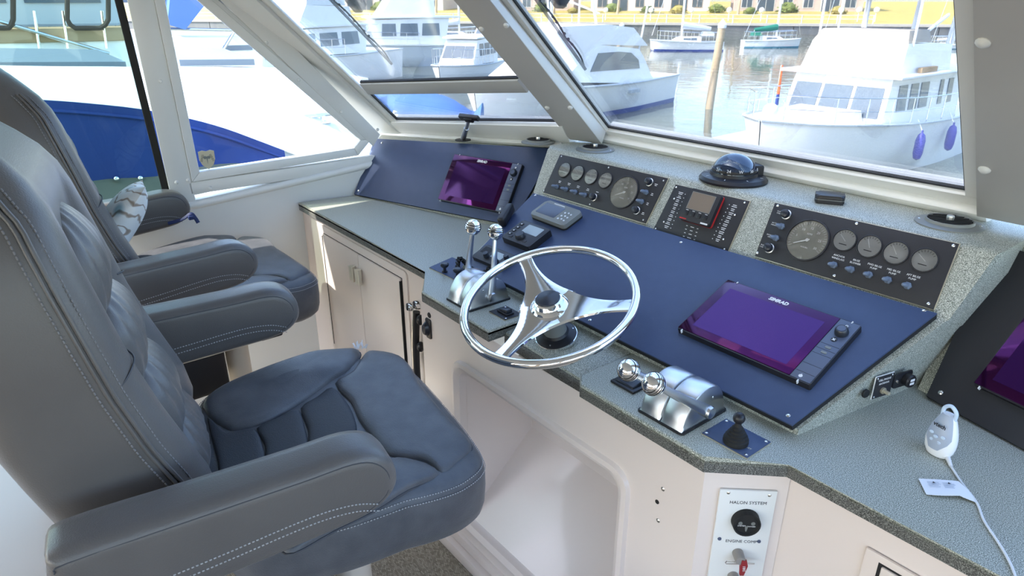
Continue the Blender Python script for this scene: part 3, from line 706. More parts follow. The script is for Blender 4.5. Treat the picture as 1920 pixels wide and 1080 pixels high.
def tacho(P, x, y, r=.05):
    M = T(x, y, .006)
    b = nb(); lathe(b, [(r + .003, 0), (r + .003, .004), (r, .005), (r - .001, .0005)], 40, M); g = obj('tachometer', b, 'gauge_black', P)
    b = nb(); lathe(b, [(r - .0005, .0014), (0, .0014)], 40, M); obj('dial', b, 'dial', g)
    b = nb(); prism(b, [(-.0015, -.006), (.0015, -.006), (.0012, r * .66), (-.0012, r * .66)], .002, .0028, M=M @ RZ(118)); lathe(b, [(.004, .0016), (.004, .003), (0, .003)], 14, M); obj('needle', b, 'ink_white', g)
    b = nb()
    for k in range(31):
        a = 210 - 240 * k / 30; L = .8 if k % 5 else .74; box(b, -.0004, .0004, r * L, r * .92, .0015, .0018, M=M @ RZ(a - 90))
    obj('scale_marks', b, 'ink_white', g)
    for k, s in enumerate(('5', '10', '15', '20', '25', '30')):
        a = rad(210 - 240 * (k + 1) / 6.0); txt(s, .0085, M @ T(r * .6 * math.cos(a), r * .6 * math.sin(a), .0016), 'ink_white', g)
    txt('RPM', .007, M @ T(0, r * .3, .0016), 'ink_white', g); txt('HOURS', .0055, M @ T(0, -r * .38, .0016), 'ink_white', g)
    b = nb(); lathe(b, [(r - .0008, .0046), (0, .005)], 40, M); obj('lens', b, 'lens', g)
def toggle(P, x, y, a=0):
    b = nb(); lathe(b, [(.0085, 0), (.0085, .005), (.0068, .007), (.005, .009)], 6, T(x, y, .006)); t = obj('toggle_switch', b, 'toggle', P)
    b = nb(); lathe(b, [(.0052, 0), (.0056, .008), (.0044, .016), (.0022, .020), (0, .0205)], 14, T(x, y, .012) @ RY(-9) @ RX(12)); obj('boot', b, 'toggle', t)
def pushknob(P, x, y):
    b = nb(); lathe(b, [(.0125, 0), (.0125, .005), (.0105, .006), (.0105, .003)], 24, T(x, y, .006)); t = obj('push_button', b, 'steel', P)
    b = nb(); lathe(b, [(.0100, 0), (.0112, .012), (.0100, .017), (.006, .0195), (0, .020)], 24, T(x, y, .007)); obj('cap', b, 'knob_black', t)
def cap(P, s, x, y, size=.0062):
    for i, l in enumerate(s.split('/')): txt(l, size, T(x, y - i * size * 1.15, .0062), 'ink_white', P, name='caption')
def marks(P, x, y, w_, n=2):
    b = nb()
    for i in range(n):
        ww = w_ * random.uniform(.55, 1); box(b, x - ww / 2, x + ww / 2, y - i * .0045 - .0009, y - i * .0045 + .0009, .006, .0063)
    obj('caption', b, 'ink_white', P)
GL, ML = gpanel('black engine gauge panel on the left with tachometer at its right end', [(1050, 289), (1252, 334), (1210, 419), (1018, 361)])
for i, q in enumerate(((1058.6, 319), (1083.1, 325), (1108.6, 331.6), (1135.4, 338.4))): small_gauge(GL, *gl(ML, *q), ang=(160, 150, 120, 100)[i])
tacho(GL, *gl(ML, 1170.3, 361))
for q in ((1044.9, 351), (1062.2, 355.5), (1079.5, 360.7), (1097.3, 366.2), (1212.2, 361), (1203.8, 378.5)):
    x, y = gl(ML, *q); toggle(GL, x, y)
    if q[0] < 1150: marks(GL, x + .001, y + .022, .016)
    else: marks(GL, x + .022, y + .001, .012)
for q in ((1115, 371), (1219.3, 342.6), (1195, 395.7)):
    x, y = gl(ML, *q); pushknob(GL, x, y)
    if q[0] < 1150: marks(GL, x + .001, y + .02, .014, 1)
    else: marks(GL, x + .023, y, .012)
for q in ((1052.7, 293), (1141, 314), (1244, 338.7), (1019.6, 357.6), (1105.8, 383), (1206, 412.4)): screw(T(*gl(ML, *q), .006), GL, .0026, mt='steel')
GR, MR = gpanel('black engine gauge panel on the right with tachometer at its left end', [(1453, 380), (1798, 457), (1750, 580), (1415, 480)])
tacho(GR, *gl(MR, 1513.8, 450.4))
for i, q in enumerate(((1583.8, 450.4), (1630.4, 462.2), (1680, 474.4), (1733.2, 488))): small_gauge(GR, *gl(MR, *q), ang=(140, 120, 130, 145)[i])
for q, s in zip(((1564, 497.4), (1596.2, 506), (1630.1, 515.8), (1665.4, 525.6), (1702.3, 536.1)), ('ANCHOR/WINDLASS', 'BILGE/BLOWER', 'FWD BILGE/PUMP', 'MID BILGE/PUMP', 'AFT BILGE/PUMP')):
    x, y = gl(MR, *q); toggle(GR, x, y); cap(GR, s, x + .002, y + .024)
for q, s in zip(((1466, 425), (1455.3, 446.9)), ('BATTERY/PARALLEL', 'ENGINE/ON')):
    x, y = gl(MR, *q); toggle(GR, x, y); cap(GR, s, x - .020, y + .004, .0044)
for q, s in zip(((1475.5, 403.3), (1443.8, 466.5)), ('PUSH/STOP', 'PUSH/START')):
    x, y = gl(MR, *q); pushknob(GR, x, y); cap(GR, s, x - .0225, y + .004, .0044)
for q in ((1458, 385.8), (1606, 419), (1787.7, 460.6), (1419.7, 474.2), (1564, 516.9), (1740.6, 569.4)): screw(T(*gl(MR, *q), .006), GR, .0035)
GM_, MM = gpanel('black alarm light panel with small white captions behind the red-edged instrument', [(1266.7, 345.7), (1405, 376.9), (1363, 472.6), (1225, 430)], 'alarm_panel')
for q in ((1267.8, 351), (1396, 380), (1358, 467.5), (1229, 429), (1264, 372.5), (1244.5, 416), (1377.5, 403), (1356, 448.5)): screw(T(*gl(MM, *q), .006), GM_, .0028)
a0, a1 = gl(MM, 1277, 361), gl(MM, 1250, 424); b0, b1 = gl(MM, 1378, 385), gl(MM, 1346, 449)
for k in range(10):
    t_ = k / 9
    for (p, q, sg) in ((a0, a1, 1), (b0, b1, -1)):
        x, y = p[0] + (q[0] - p[0]) * t_, p[1] + (q[1] - p[1]) * t_; marks(GM_, x, y, .016)
        b = nb(); lathe(b, [(.0013, 0), (.0013, .001), (0, .001)], 8, T(x + sg * .016, y - .002, .006)); obj('lamp', b, 'ink_white', GM_)
c0, c1 = gl(MM, 1298, 426), gl(MM, 1292, 446)
for k in range(4):
    for dx in (-.018, 0, .018):
        x, y = c0[0] + (c1[0] - c0[0]) * k / 3 + dx, c0[1] + (c1[1] - c0[1]) * k / 3; marks(GM_, x, y, .013 if dx == 0 else .006, 1)
# red-edged instrument standing on the alarm panel
px = [(1295.4, 351.3), (1358.9, 367), (1330.6, 428), (1268.5, 407.8)]; x, y = midq(FG, px, .024)
MI = FG @ T(x, y, .0065); IN = thing('instrument_display', 'small square instrument with brown screen and red side edges on the alarm panel', 'display', MI)
pw = quad(FG, px, .024); w_ = (V(pw[1]) - V(pw[0])).length / 2; h_ = (V(pw[0]) - V(pw[3])).length / 2
w_, h_ = min(w_, .05), min(h_, .055)
b = nb(); prism(b, rrect(-w_, w_, -h_, h_, .006), 0, .007); obj('red_edge', b, 'red', IN)
b = nb(); prism(b, rrect(-w_, w_, -h_, h_, .006), .007, .020, .003); obj('case', b, 'gauge_black', IN)
b = nb(); box(b, -w_ * .8, w_ * .74, -h_ * .28, h_ * .82, .0195, .0203); lc_ = obj('screen_rim', b, 'grey_case', IN)
b = nb(); box(b, -w_ * .76, w_ * .70, -h_ * .25, h_ * .79, .0201, .0207); obj('screen', b, 'lcd_brown', lc_)
for k in range(4):
    xk = -w_ * .66 + k * w_ * .42; b = nb(); prism(b, rrect(xk - .007, xk + .007, -h_ * .68, -h_ * .40, .002), .0195, .0215, .0006); kk = obj('key', b, 'plastic_black', IN)
    b = nb(); box(b, xk - .004, xk + .004, -h_ * .37, -h_ * .34, .02, .0204); obj('caption', b, 'ink_white', kk)
b = nb(); box(b, -w_ * .95, -w_ * .5, -h_ * .95, -h_ * .88, .0195, .0203); obj('maker_badge', b, 'red', IN)
b = nb(); box(b, w_ * .45, w_ * .9, -h_ * .95, -h_ * .86, .0195, .0203); obj('model_badge', b, 'ink_white', IN)
# ---- pilot head, grey display and radio on the wide navy board
def device(label, name, px, hgt, cat='display'):
    p = quad(FM, px, .012 + hgt); x = sum(a[0] for a in p) / 4; y = sum(a[1] for a in p) / 4
    M = FM @ T(x, y, .012); w_ = ((V(p[1]) - V(p[0])).length + (V(p[2]) - V(p[3])).length) / 4; h_ = ((V(p[0]) - V(p[3])).length + (V(p[1]) - V(p[2])).length) / 4
    dd = V(p[1]) - V(p[0]); M = M @ Matrix.Rotation(math.atan2(dd.y, dd.x) * .5, 4, 'Z')
    return thing(name, label, cat, M), w_, h_
D, w_, h_ = device('grey rectangular display with silver keypad on the navy board', 'grey_display', [(1027.6, 374.8), (1089.8, 396.9), (1057.4, 426.7), (994.4, 399.5)], .018)
b = nb(); prism(b, rrect(-w_, w_, -h_, h_, .012), 0, .006); obj('gasket', b, 'rubber', D)
b = nb(); prism(b, rrect(-w_, w_, -h_, h_, .012), .006, .020, .004); obj('case', b, 'grey_case', D)
b = nb(); prism(b, rrect(-w_ * .85, w_ * .22, -h_ * .6, h_ * .68, .003), .0195, .0205); obj('screen', b, 'lcd_dark', D)
for i in range(3):
    for j in range(3):
        b = nb(); lathe(b, [(.0036, 0), (.003, .0016), (0, .002)], 10, T(w_ * .42 + i * .0135, -h_ * .5 + j * .016 + (.003 if i % 2 else 0), .0198)); obj('key', b, 'alloy', D)
b = nb(); box(b, -w_ * .5, w_ * .1, h_ * .80, h_ * .86, .0198, .0203); obj('maker_badge', b, 'ink_white', D)
D, w_, h_ = device('black pilot control with round dial knob and pale screen on navy board', 'pilot_control', [(978.3, 412.4), (1032.8, 430.6), (991.3, 465.6), (943.3, 444.8)], .020)
b = nb(); prism(b, rrect(-w_, w_, -h_, h_, .006), 0, .022, .004); obj('case', b, 'plastic_black', D)
b = nb(); prism(b, rrect(-w_ * .35, w_ * .72, h_ * .0, h_ * .78, .003), .0215, .0226); obj('screen', b, 'lcd', D)
b = nb(); lathe(b, [(.0165, 0), (.0155, .010), (.0135, .0125), (0, .0128)], 26, T(-w_ * .05, -h_ * .42, .0218)); obj('dial_knob', b, 'knob_black', D)
for k in range(4):
    b = nb(); prism(b, rrect(-w_ * .88, -w_ * .66, h_ * (.6 - .36 * k) - .006, h_ * (.6 - .36 * k) + .006, .002), .0215, .0232, .0005); kk = obj('key', b, 'gauge_black', D)
    b = nb(); box(b, -w_ * .80, -w_ * .73, h_ * (.6 - .36 * k) - .002, h_ * (.6 - .36 * k) + .002, .0232, .0235); obj('key_mark', b, 'ink_white', kk)
for xk in (-.55, .45):
    b = nb(); prism(b, rrect(w_ * xk - .007, w_ * xk + .007, -h_ * .78, -h_ * .55, .002), .0215, .0232, .0005); obj('key', b, 'gauge_black', D)
D, w_, h_ = device('black marine radio with speaker grille and knobs behind the left throttles', 'marine_radio', [(911, 459), (969, 479.6), (937.7, 504.8), (885.8, 481)], .012, 'radio')
b = nb(); prism(b, rrect(-w_, w_, -h_, h_, .006), 0, .014, .004); obj('case', b, 'plastic_black', D)
b = nb()
for k in range(9): box(b, -w_ * .88 + k * .0045, -w_ * .88 + k * .0045 + .002, h_ * -.1, h_ * .75, .0135, .0145)
obj('speaker_grille', b, 'gauge_black', D)
b = nb(); box(b, -w_ * .12, w_ * .55, -h_ * .2, h_ * .62, .0138, .0146); obj('screen', b, 'lcd', D)
for x, y, r_ in ((-.28, -.35, .0095), (.5, -.55, .008), (.78, .25, .0085)):
    b = nb(); lathe(b, [(r_, 0), (r_ * .9, .014), (0, .0145)], 16, T(w_ * x, h_ * y, .0138)); obj('knob', b, 'knob_black', D)
# handset microphone parked at the left end of the board
Mm = FM @ T(*uv(FM, 950, 408, .02)[:2], .012) @ RZ(28)
MC = thing('hand_microphone', 'black hand microphone leaning at the left end of the wide navy board', 'microphone', Mm)
b = nb(); t = nb(); box(t, -.014, .014, -.045, .05, 0, .035, .010, 4); merge(b, t); obj('body', b, 'plastic_black', MC)
b = nb(); box(b, -.0155, -.010, -.012, .02, .008, .028, .002); obj('talk_key', b, 'gauge_black', MC)
b = nb(); pts = []
p0, p1 = Z(905, 508, .03), Z(862, 505, .015)
base = curve([Z(925, 500, .04), Z(905, 517, .02), Z(880, 505, .015), Z(862, 490, .02), Z(858, 510, .012)], 22)
for i, p in enumerate(base): pts.append(p + V((math.cos(i * 1.1) * .009, math.sin(i * 1.1) * .004, abs(math.sin(i * 1.1)) * .014)))
tube(b, pts, .0032, 7); cc = obj('coiled_cord', b, 'rubber'); tag(cc, 'black coiled microphone cord bunched behind the left throttles', 'cord')
# ---- dash top: compass, vents, puck
zt = .31
c0 = Z(1374, 338, zt); CM = thing('compass', 'black dome marine compass on the dash below the windscreen', 'compass', T(*c0) @ RZ(51))
b = nb(); lathe(b, [(.093, 0), (.094, .006), (.088, .014), (.066, .018), (.064, .026), (.055, .026)], 40); obj('base_ring', b, 'plastic_black', CM)
b = nb(); lathe(b, [(.061, .018)] + [(.061 * math.cos(rad(a)), .024 + .052 * math.sin(rad(a))) for a in range(0, 90, 9)] + [(0, .076)], 36); obj('dome', b, 'dome_glass', CM)
b = nb(); lathe(b, [(.0615, .028), (.0622, .034), (.0615, .036)], 36); cdn = obj('card_ring', b, 'plastic_black', CM)
for k, s in enumerate(('N', '3', '6', 'E', '12', '15', 'S', '21', '24', 'W', '30', '33')):
    a = 2 * PI * k / 12; txt(s, .012, T(.0627 * math.cos(a), .0627 * math.sin(a), .037) @ RZ(math.degrees(a) + 90) @ RX(78), 'ink_white', CM, name='card_mark')
for k in range(8):
    a = 2 * PI * k / 8 + .2; b = nb(); box(b, -.004, .004, -.001, .001, 0, .0004, M=T(.078 * math.cos(a), .078 * math.sin(a), .0162) @ RZ(math.degrees(a))); obj('lubber_mark', b, 'ink_white', CM)
b = nb(); prism(b, [(.045, -.022), (.078, -.022), (.078, .022), (.045, .022)], .012, .045, .006, M=RZ(10)); obj('lamp_hood', b, 'plastic_black', CM)
def vent(px, py, r, label, z=zt, tiltM=None):
    c = Z(px, py, z); P = thing('air_vent', label, 'vent', T(*c), group='round defroster vents on the dash')
    b = nb(); lathe(b, [(r, 0), (r, .003), (r * .72, .006), (r * .70, .012), (r * .66, .012), (r * .64, .002)], 36); obj('ring', b, 'grey_case', P)
    b = nb(); lathe(b, [(r * .66, .0025), (0, .0025)], 30); obj('throat', b, 'rubber', P)
    for k in range(-3, 4):
        yy = k * r * .18; hw_ = math.sqrt(max(0, (r * .64) ** 2 - yy * yy)); b = nb(); box(b, -hw_, hw_, yy - .0012, yy + .0012, .003, .012, M=RZ(38)); obj('fin', b, 'plastic_black', P)
    b = nb(); lathe(b, [(.0075, .004), (.0085, .016), (.008, .020), (0, .021)], 8); obj('knob', b, 'alloy', P)
    for a in (20, 200):
        screw(T(r * .86 * math.cos(rad(a)), r * .86 * math.sin(rad(a)), .0045), P, .003)
    return P
vent(1009, 267, .062, 'small round air vent farthest left, under the port windscreen', .298)
vent(1116, 281, .066, 'round air vent at the foot of the windscreen mullion')
vent(1779, 420, .07, 'round air vent at the right end of the dash by the windscreen pillar')
pk = Z(1554, 379, zt); PK = thing('gps_puck', 'small black pillow-shaped puck lying on the dash', 'puck', T(*pk) @ RZ(30))
b = nb(); prism(b, rpoly(rrect(-.032, .032, -.024, .024, .010), .004), 0, .012, 0); t = nb(); prism(t, rrect(-.034, .034, -.026, .026, .010), .004, .022, .007, 3); merge(b, t); obj('body', b, 'plastic_black', PK)
b = nb(); prism(b, rrect(-.0343, .0343, -.0263, .0263, .010), .010, .0115); obj('seam', b, 'grey_case', PK)
# strut of the vent window
st0 = Z(868, 263, .262); ST = thing('window_strut', 'telescopic strut with black clamp holding the port vent window', 'strut', T(*st0))
hp = W3(FW, uv(FW, 880, 222, .02), .02) - st0
b = nb(); lathe(b, [(.032, 0), (.032, .003), (.018, .006), (0, .006)], 24); obj('foot_flange', b, 'plastic_black', ST)
b = nb(); cyl(b, (0, 0, .004), hp * .55, .011, .010, 14); cyl(b, hp * .5, hp, .0075, .0075, 14); obj('tube', b, 'steel', ST)
b = nb(); tM = T(*hp) @ FW.to_3x3().to_4x4(); box(b, -.045, .045, -.006, .014, -.010, .006, .002, M=tM); box(b, -.02, .02, -.012, .01, -.006, .012, .003, M=tM); obj('clamp', b, 'plastic_black', ST)
# ---- sockets on the side of the console
sa, sb2 = V((-.522, 1.128, 0)), V((-.437, 1.47, 0))
FSd = frame(sa + V((.0, 0, 0)), sb2 - sa, (0, 0, 1))
FSd = frame(sa, sb2 - sa, V((0, 0, 1)))
if FSd.col[2].to_3d().x < 0: FSd = frame(sa, sa - sb2, (0, 0, 1))
q = U(FSd, [(1623, 738)], .002)[0]
b = nb(); lathe(b, [(.0, .005), (.008, .005), (.0095, .003), (.0095, 0)], 16, FSd @ T(*q)); o = obj('grommet_plug', b, 'rubber'); tag(o, 'small black round plug left of the antenna socket plate', 'plug')
p = quad(FSd, [(1640, 708), (1673, 700), (1673, 737), (1639, 749)], .003); cx, cy = sum(a[0] for a in p) / 4, sum(a[1] for a in p) / 4
AP = thing('antenna_socket', 'small black CELL PHONE ANTENNA socket plate on the console side', 'socket', FSd @ T(cx, cy, 0))
aw = abs(p[1][0] - p[0][0]) / 2; ah = abs(p[0][1] - p[3][1]) / 2; aw, ah = max(.018, min(aw, .03)), max(.018, min(ah, .025))
b = nb(); box(b, -aw - .001, aw + .001, -ah - .001, ah + .001, 0, .002); obj('edge', b, 'ink_white', AP)
b = nb(); box(b, -aw, aw, -ah, ah, .0015, .003); obj('plate', b, 'gauge_black', AP)
txt('CELL PHONE', .0062, T(0, ah * .62, .0032), 'ink_white', AP); txt('ANTENNA', .0062, T(0, ah * .28, .0032), 'ink_white', AP)
b = nb(); lathe(b, [(.007, 0), (.007, .004), (.004, .004), (.004, .016), (.002, .016), (0, .012)], 14, T(0, -ah * .4, .003)); obj('coax_connector', b, 'brass_edge', AP)
for a in (-1, 1):
    for c_ in (-1, 1): screw(T(a * aw * .82, c_ * ah * .85, .003), AP, .0025)
p = quad(FSd, [(1674, 701), (1710, 695), (1711.5, 723.5), (1676, 726)], .003); cx, cy = sum(a[0] for a in p) / 4, sum(a[1] for a in p) / 4
US = thing('usb_socket', 'black twin USB charging socket on the console side', 'socket', FSd @ T(cx, cy, 0))
b = nb(); prism(b, rrect(-.027, .027, -.017, .017, .006), 0, .003, .001); obj('plate', b, 'plastic_black', US)
b = nb(); lathe(b, [(.0135, 0), (.0145, .012), (.0125, .015), (0, .015)], 24, T(.008, 0, .003)); so = obj('socket_body', b, 'plastic_black', US)
for yy in (-.004, .004):
    b = nb(); box(b, .002, .014, yy - .0026, yy + .0026, .0178, .0186); obj('usb_port', b, 'ink_white', so)
b = nb(); lathe(b, [(.0035, 0), (.003, .003), (0, .0033)], 12, T(-.018, .0, .003)); obj('lid_screw', b, 'screw', US)
# ================================================================= wheel and throttles
wc = V((-1.122, 1.012, .098)); wn = V((.070, -.325, .943)).normalized()
MW = aim(wc, wn, (1, 0, 0)); WH = thing('steering_wheel', 'polished chrome three-spoke steering wheel with black hub cap', 'wheel', MW)
IW = MW.inverted()
R = .2105
b = nb(); tube(b, [(R * math.cos(2 * PI * k / 96), R * math.sin(2 * PI * k / 96), .012) for k in range(96)], .0112, 20, True); obj('rim', b, 'chrome', WH)
def locpx(px, py, h=.0): 
    p = PL(px, py, wc + wn * h, wn); return IW @ p
for q in ((990, 497), (1182, 573), (940, 668)):
    p = locpx(*q, .008); a = math.atan2(p.y, p.x)
    rows = []
    for k in range(15):
        t_ = k / 14; rr = .022 + (R - .022) * t_
        w_ = .062 * (1 - t_) ** 2.4 + .0145 + .007 * t_ ** 3
        z = -.004 + .014 * t_ ** 1.5
        rows.append([(rr, -w_, z - .002), (rr, -w_ * .92, z + .0025), (rr, 0, z + .0040), (rr, w_ * .92, z + .0025), (rr, w_, z - .002), (rr, 0, z - .004)])
    b = nb(); surf(b, rows, cu=True, caps=True, M=Matrix.Rotation(a, 4, 'Z')); obj('spoke', b, 'chrome', WH)
b = nb(); lathe(b, [(.047, -.012), (.050, -.004), (.044, .004), (.037, .008), (.035, .018), (.031, .021)], 36); obj('hub', b, 'chrome', WH)
b = nb(); lathe(b, [(.0305, .016), (.0305, .022), (.029, .024), (.004, .030), (0, .0305)], 36); obj('hub_cap', b, 'knob_black', WH)
b = nb(); lathe(b, [(.030, -.086), (.028, -.06), (.026, -.012)], 30); obj('shaft_housing', b, 'grey_case', WH)
b = nb(); lathe(b, [(.052, -.104), (.052, -.096), (.046, -.092), (.034, -.088), (.030, -.082)], 36); obj('mount_flange', b, 'plastic_black', WH)
b = nb(); lathe(b, [(.0535, -.104), (.0535, -.0985), (.051, -.097)], 36); obj('flange_trim', b, 'chrome', WH)
for k in range(3):
    a = 2 * PI * k / 3 + .5; screw(T(.043 * math.cos(a), .043 * math.sin(a), -.093), WH, .004)
# ---- twin lever controls
def control(label, p_front_l, p_front_r, p_back_r, balls, pivots):
    a, b_, c_ = Z(*p_front_l), Z(*p_front_r), Z(*p_back_r)
    x0, x1 = a.x, b_.x; y0 = (a.y + b_.y) / 2; y1 = c_.y; W_ = x1 - x0; D_ = y1 - y0
    o = V(((x0 + x1) / 2, (y0 + y1) / 2, 0)); P = thing('throttle_control', label, 'throttle', T(*o))
    hw = W_ / 2; hd = D_ / 2; H_ = .078
    b = nb(); prism(b, rrect(-hw - .004, hw + .004, -hd - .004, hd + .004, .008), 0, .004, .001); obj('gasket', b, 'rubber', P)
    prof = [(-hd, .004), (-hd + .003, .020)]
    prof = curve([(-hd, .004, 0), (-hd * .86, .034, 0), (-hd * .55, .064, 0), (-hd * .05, H_, 0), (hd * .45, H_ * .93, 0), (hd * .78, .052, 0), (hd * .93, .022, 0), (hd, .004, 0)], 5)
    for s in (-1, 1):
        xa, xb = (-hw, -.0012) if s < 0 else (.0012, hw)
        rows = []; e = .006
        for x, sc in ((xa, .93), (xa + e * .3, .975), (xa + e, 1.0), (xb - e, 1.0), (xb - e * .3, .975), (xb, .93)):
            rows.append([(x, p.x * (1 if p.y < .006 else sc), .004 + (p.y - .004) * sc) for p in prof])
        t = nb(); surf(t, rows, caps=True); t2 = nb(); merge(t2, t); b = t2; obj('drum_housing', b, 'steel', P)
    b = nb(); box(b, -.0014, .0014, -hd * .5, hd * .6, .004, .055); obj('drum_gap', b, 'rubber', P)
    for s, bp in zip((-1, 1), balls):
        xs = hw * s + .005 * s
        pv = V((xs, hd * .05, .026))
        xb = o.x + bp[2]
        bc = PL(bp[0], bp[1], (xb, 0, 0), AX) - o
        d = (bc - pv); L = d.length
        b = nb(); rows = []
        for k in range(9):
            t_ = k / 8; c = pv + d * t_ + V((.006 * s * math.sin(PI * t_ * .5) * (1 - t_), 0, 0)); w_ = .013 - .0065 * t_; th = .0055 - .0008 * t_
            up = d.normalized(); side = up.cross(AX).normalized(); xx = AX
            rows.append([c + side * (w_ * math.cos(2 * PI * j / 10)) + xx * (th * math.sin(2 * PI * j / 10)) for j in range(10)])
        surf(b, rows, cu=True, caps=True); lv = obj('lever', b, 'alloy', P)
        b = nb(); lathe(b, [(.013, -.004), (.014, .004), (.012, .009), (.007, .010), (0, .010)], 22, aim(pv, AX * s)); obj('pivot_boss', b, 'steel', lv)
        rb = .0225; b = nb(); Mb = aim(bc, d)
        prof2 = [(.006, -rb * 1.02)]
        for k in range(2, 37):
            a_ = -90 + 180 * k / 36; r_ = rb * math.cos(rad(a_)); z_ = rb * math.sin(rad(a_))
            if any(abs(a_ - g) < 2.6 for g in (0, 12, 24)): r_ *= .945
            prof2.append((max(r_, 0), z_))
        lathe(b, prof2, 32, Mb); bk2 = obj('ball_knob', b, 'chrome', P)
        b = nb()
        for g_ in (0, 12, 25): tube(b, [Mb @ V((rb * math.cos(rad(g_)) * math.cos(2 * PI * k / 36), rb * math.cos(rad(g_)) * math.sin(2 * PI * k / 36), rb * math.sin(rad(g_)))) for k in range(36)], .0006, 5, True)
        obj('groove_ring', b, 'rubber', bk2)
    for s in (-1, 1): screw(T(hw * .995, hd * .3 * s, .05) @ RY(90), P, .003)
    return P
control('twin throttle with both levers upright, beside the wheel\'s left edge', (836, 562), (883, 584), (950, 558), ((887, 426, -.045), (929, 435, .03)), None)
control('twin throttle with levers pulled down, right of the steering wheel', (1197, 771), (1279, 815), (1353, 766), ((1179, 694, -.05), (1226, 720, .03)), None)
# joystick
p = [Z(*q) for q in ((1318, 815), (1402, 862), (1442, 830), (1360, 787))]; c = sum(p, V()) / 4
JS = thing('joystick', 'small black joystick with ribbed boot on a navy plate', 'joystick', T(*c))
w_, h_ = .0505, .039
b = nb(); box(b, -w_ - .001, w_ + .001, -h_ - .001, h_ + .001, 0, .002); obj('brass_edge', b, 'brass_edge', JS)
b = nb(); box(b, -w_, w_, -h_, h_, .0018, .0038, .0006); obj('plate', b, 'dash_navy', JS)
jb = Z(1379, 829, .004) - c
b = nb(); lathe(b, [(.023, 0), (.024, .004), (.0235, .010), (.021, .012), (.021, .016), (.0175, .018), (.0175, .022), (.014, .024), (.014, .028), (.0105, .030), (.0105, .034), (.007, .037), (.0045, .048)], 24, T(jb.x, jb.y, .0038)); obj('rubber_boot', b, 'rubber', JS)
b = nb(); ball(b, (jb.x, jb.y, .058), .0115, seg=22); obj('ball_grip', b, 'plastic_black', JS)
for a in (-1, 1):
    for d in (-1, 1): screw(T(a * w_ * .88, d * h_ * .84, .0038), JS, .0035)
txt('JOG', .006, T(-.02, .02, .0039), 'brass_edge', JS); txt('THRUST', .006, T(.03, -.012, .0039), 'brass_edge', JS)
# rocker switch plate left of the wheel base
p = [Z(*q) for q in ((916, 587), (947, 603), (980, 588), (948.5, 574.6))]; c = sum(p, V()) / 4
RS = thing('rocker_switch', 'black rocker switch on a small plate between left throttle and wheel', 'switch', T(*c))
b = nb(); box(b, -.036, .036, -.030, .030, 0, .0018); obj('brass_edge', b, 'brass_edge', RS)
b = nb(); box(b, -.035, .035, -.029, .029, .0015, .0032); obj('plate', b, 'gauge_black', RS)
b = nb(); box(b, -.022, .022, -.013, .013, .003, .008, .002); obj('bezel', b, 'plastic_black', RS)
b = nb(); hull8(b, [(-.018, -.010, .008), (.018, -.010, .008), (.018, .010, .008), (-.018, .010, .008)], [(-.016, -.009, .012), (.016, -.009, .018), (.016, .009, .018), (-.016, .009, .012)], .0015); obj('rocker', b, 'knob_black', RS)
for a in (-1, 1): screw(T(a * .029, -.022 * a, .0032), RS, .003)
# flat black switch beneath the right throttle balls
p = Z(1178, 722); FK = thing('tab_switch', 'flat black trim switch block left of the right throttle', 'switch', T(p.x, p.y, 0))
b = nb(); box(b, -.034, .034, -.022, .022, 0, .006, .002); obj('plate', b, 'plastic_black', FK)
b = nb(); hull8(b, [(-.026, -.015, .006), (.026, -.015, .006), (.026, .015, .006), (-.026, .015, .006)], [(-.024, -.013, .010), (.024, -.013, .010), (.024, .013, .015), (-.024, .013, .015)], .0015); obj('rocker', b, 'knob_black', FK)
# knob plate at the left end of the ledge
c = Z(848, 508); KP = thing('knob_plate', 'small navy plate with two black pull knobs behind the left throttle', 'switch', T(c.x, c.y, 0) @ RZ(0))
p = [Z(*q) - V((c.x, c.y, 0)) for q in ((805, 503), (862, 530), (905, 510), (848, 484))]
b = nb(); prism(b, [(a.x * 1.015, a.y * 1.015) for a in p], .0, .002); obj('brass_edge', b, 'brass_edge', KP)
b = nb(); prism(b, [(a.x, a.y) for a in p], .0015, .0035); obj('plate', b, 'dash_navy', KP)
for q in ((834, 512), (858, 522)):
    k = Z(*q) - V((c.x, c.y, 0)); b = nb(); lathe(b, [(.009, 0), (.009, .004), (.005, .006), (.005, .014), (.010, .017), (.0135, .022), (.0135, .027), (.010, .030), (0, .031)], 20, T(k.x, k.y, .0035)); obj('pull_knob', b, 'knob_black', KP)
# ---- baby monitor, cable and paper tag
c = Z(1757, 850); face = math.degrees(math.atan2(-c.y, -c.x)) + 90 - 28
BMn = thing('baby_monitor', 'white egg-shaped baby monitor with grey face and clear loop', 'baby monitor', T(c.x, c.y, 0) @ RZ(face))
def egg(k):  # half-width at height fraction
    return [.020, .0255, .0275, .0275, .0262, .0238, .0205, .0165, .011][k]
HE = .084
b = nb(); rows = []
for k in range(9):
    w_ = egg(k); z = .001 + HE * k / 8; rows.append([(w_ * math.cos(2 * PI * j / 28), w_ * .72 * math.sin(2 * PI * j / 28) + .004 * k / 8, z) for j in range(28)])
surf(b, rows, cu=True, caps=True); bmesh.ops.subdivide_edges(b, edges=[], cuts=0); obj('shell', b, 'baby_white', BMn, smooth=60)
b = nb(); rows = []
for k in range(2, 9):
    w_ = egg(k) * 1.012; z = .001 + HE * k / 8
    sp = min(1, (k - 1.3) / 2.2) * 60
    rows.append([(w_ * math.sin(rad(a_)), -w_ * .735 * math.cos(rad(a_)) + .004 * k / 8 - .0006, z + (.0 if k > 2 else -.005 * math.cos(rad(a_ * 1.4)))) for a_ in [-sp + 2 * sp * j / 12 for j in range(13)]])
t = nb(); surf(t, rows); bmesh.ops.solidify(t, geom=t.faces[:], thickness=.0006); merge(b, t); fp = obj('face_panel', b, 'baby_grey', BMn, smooth=60)
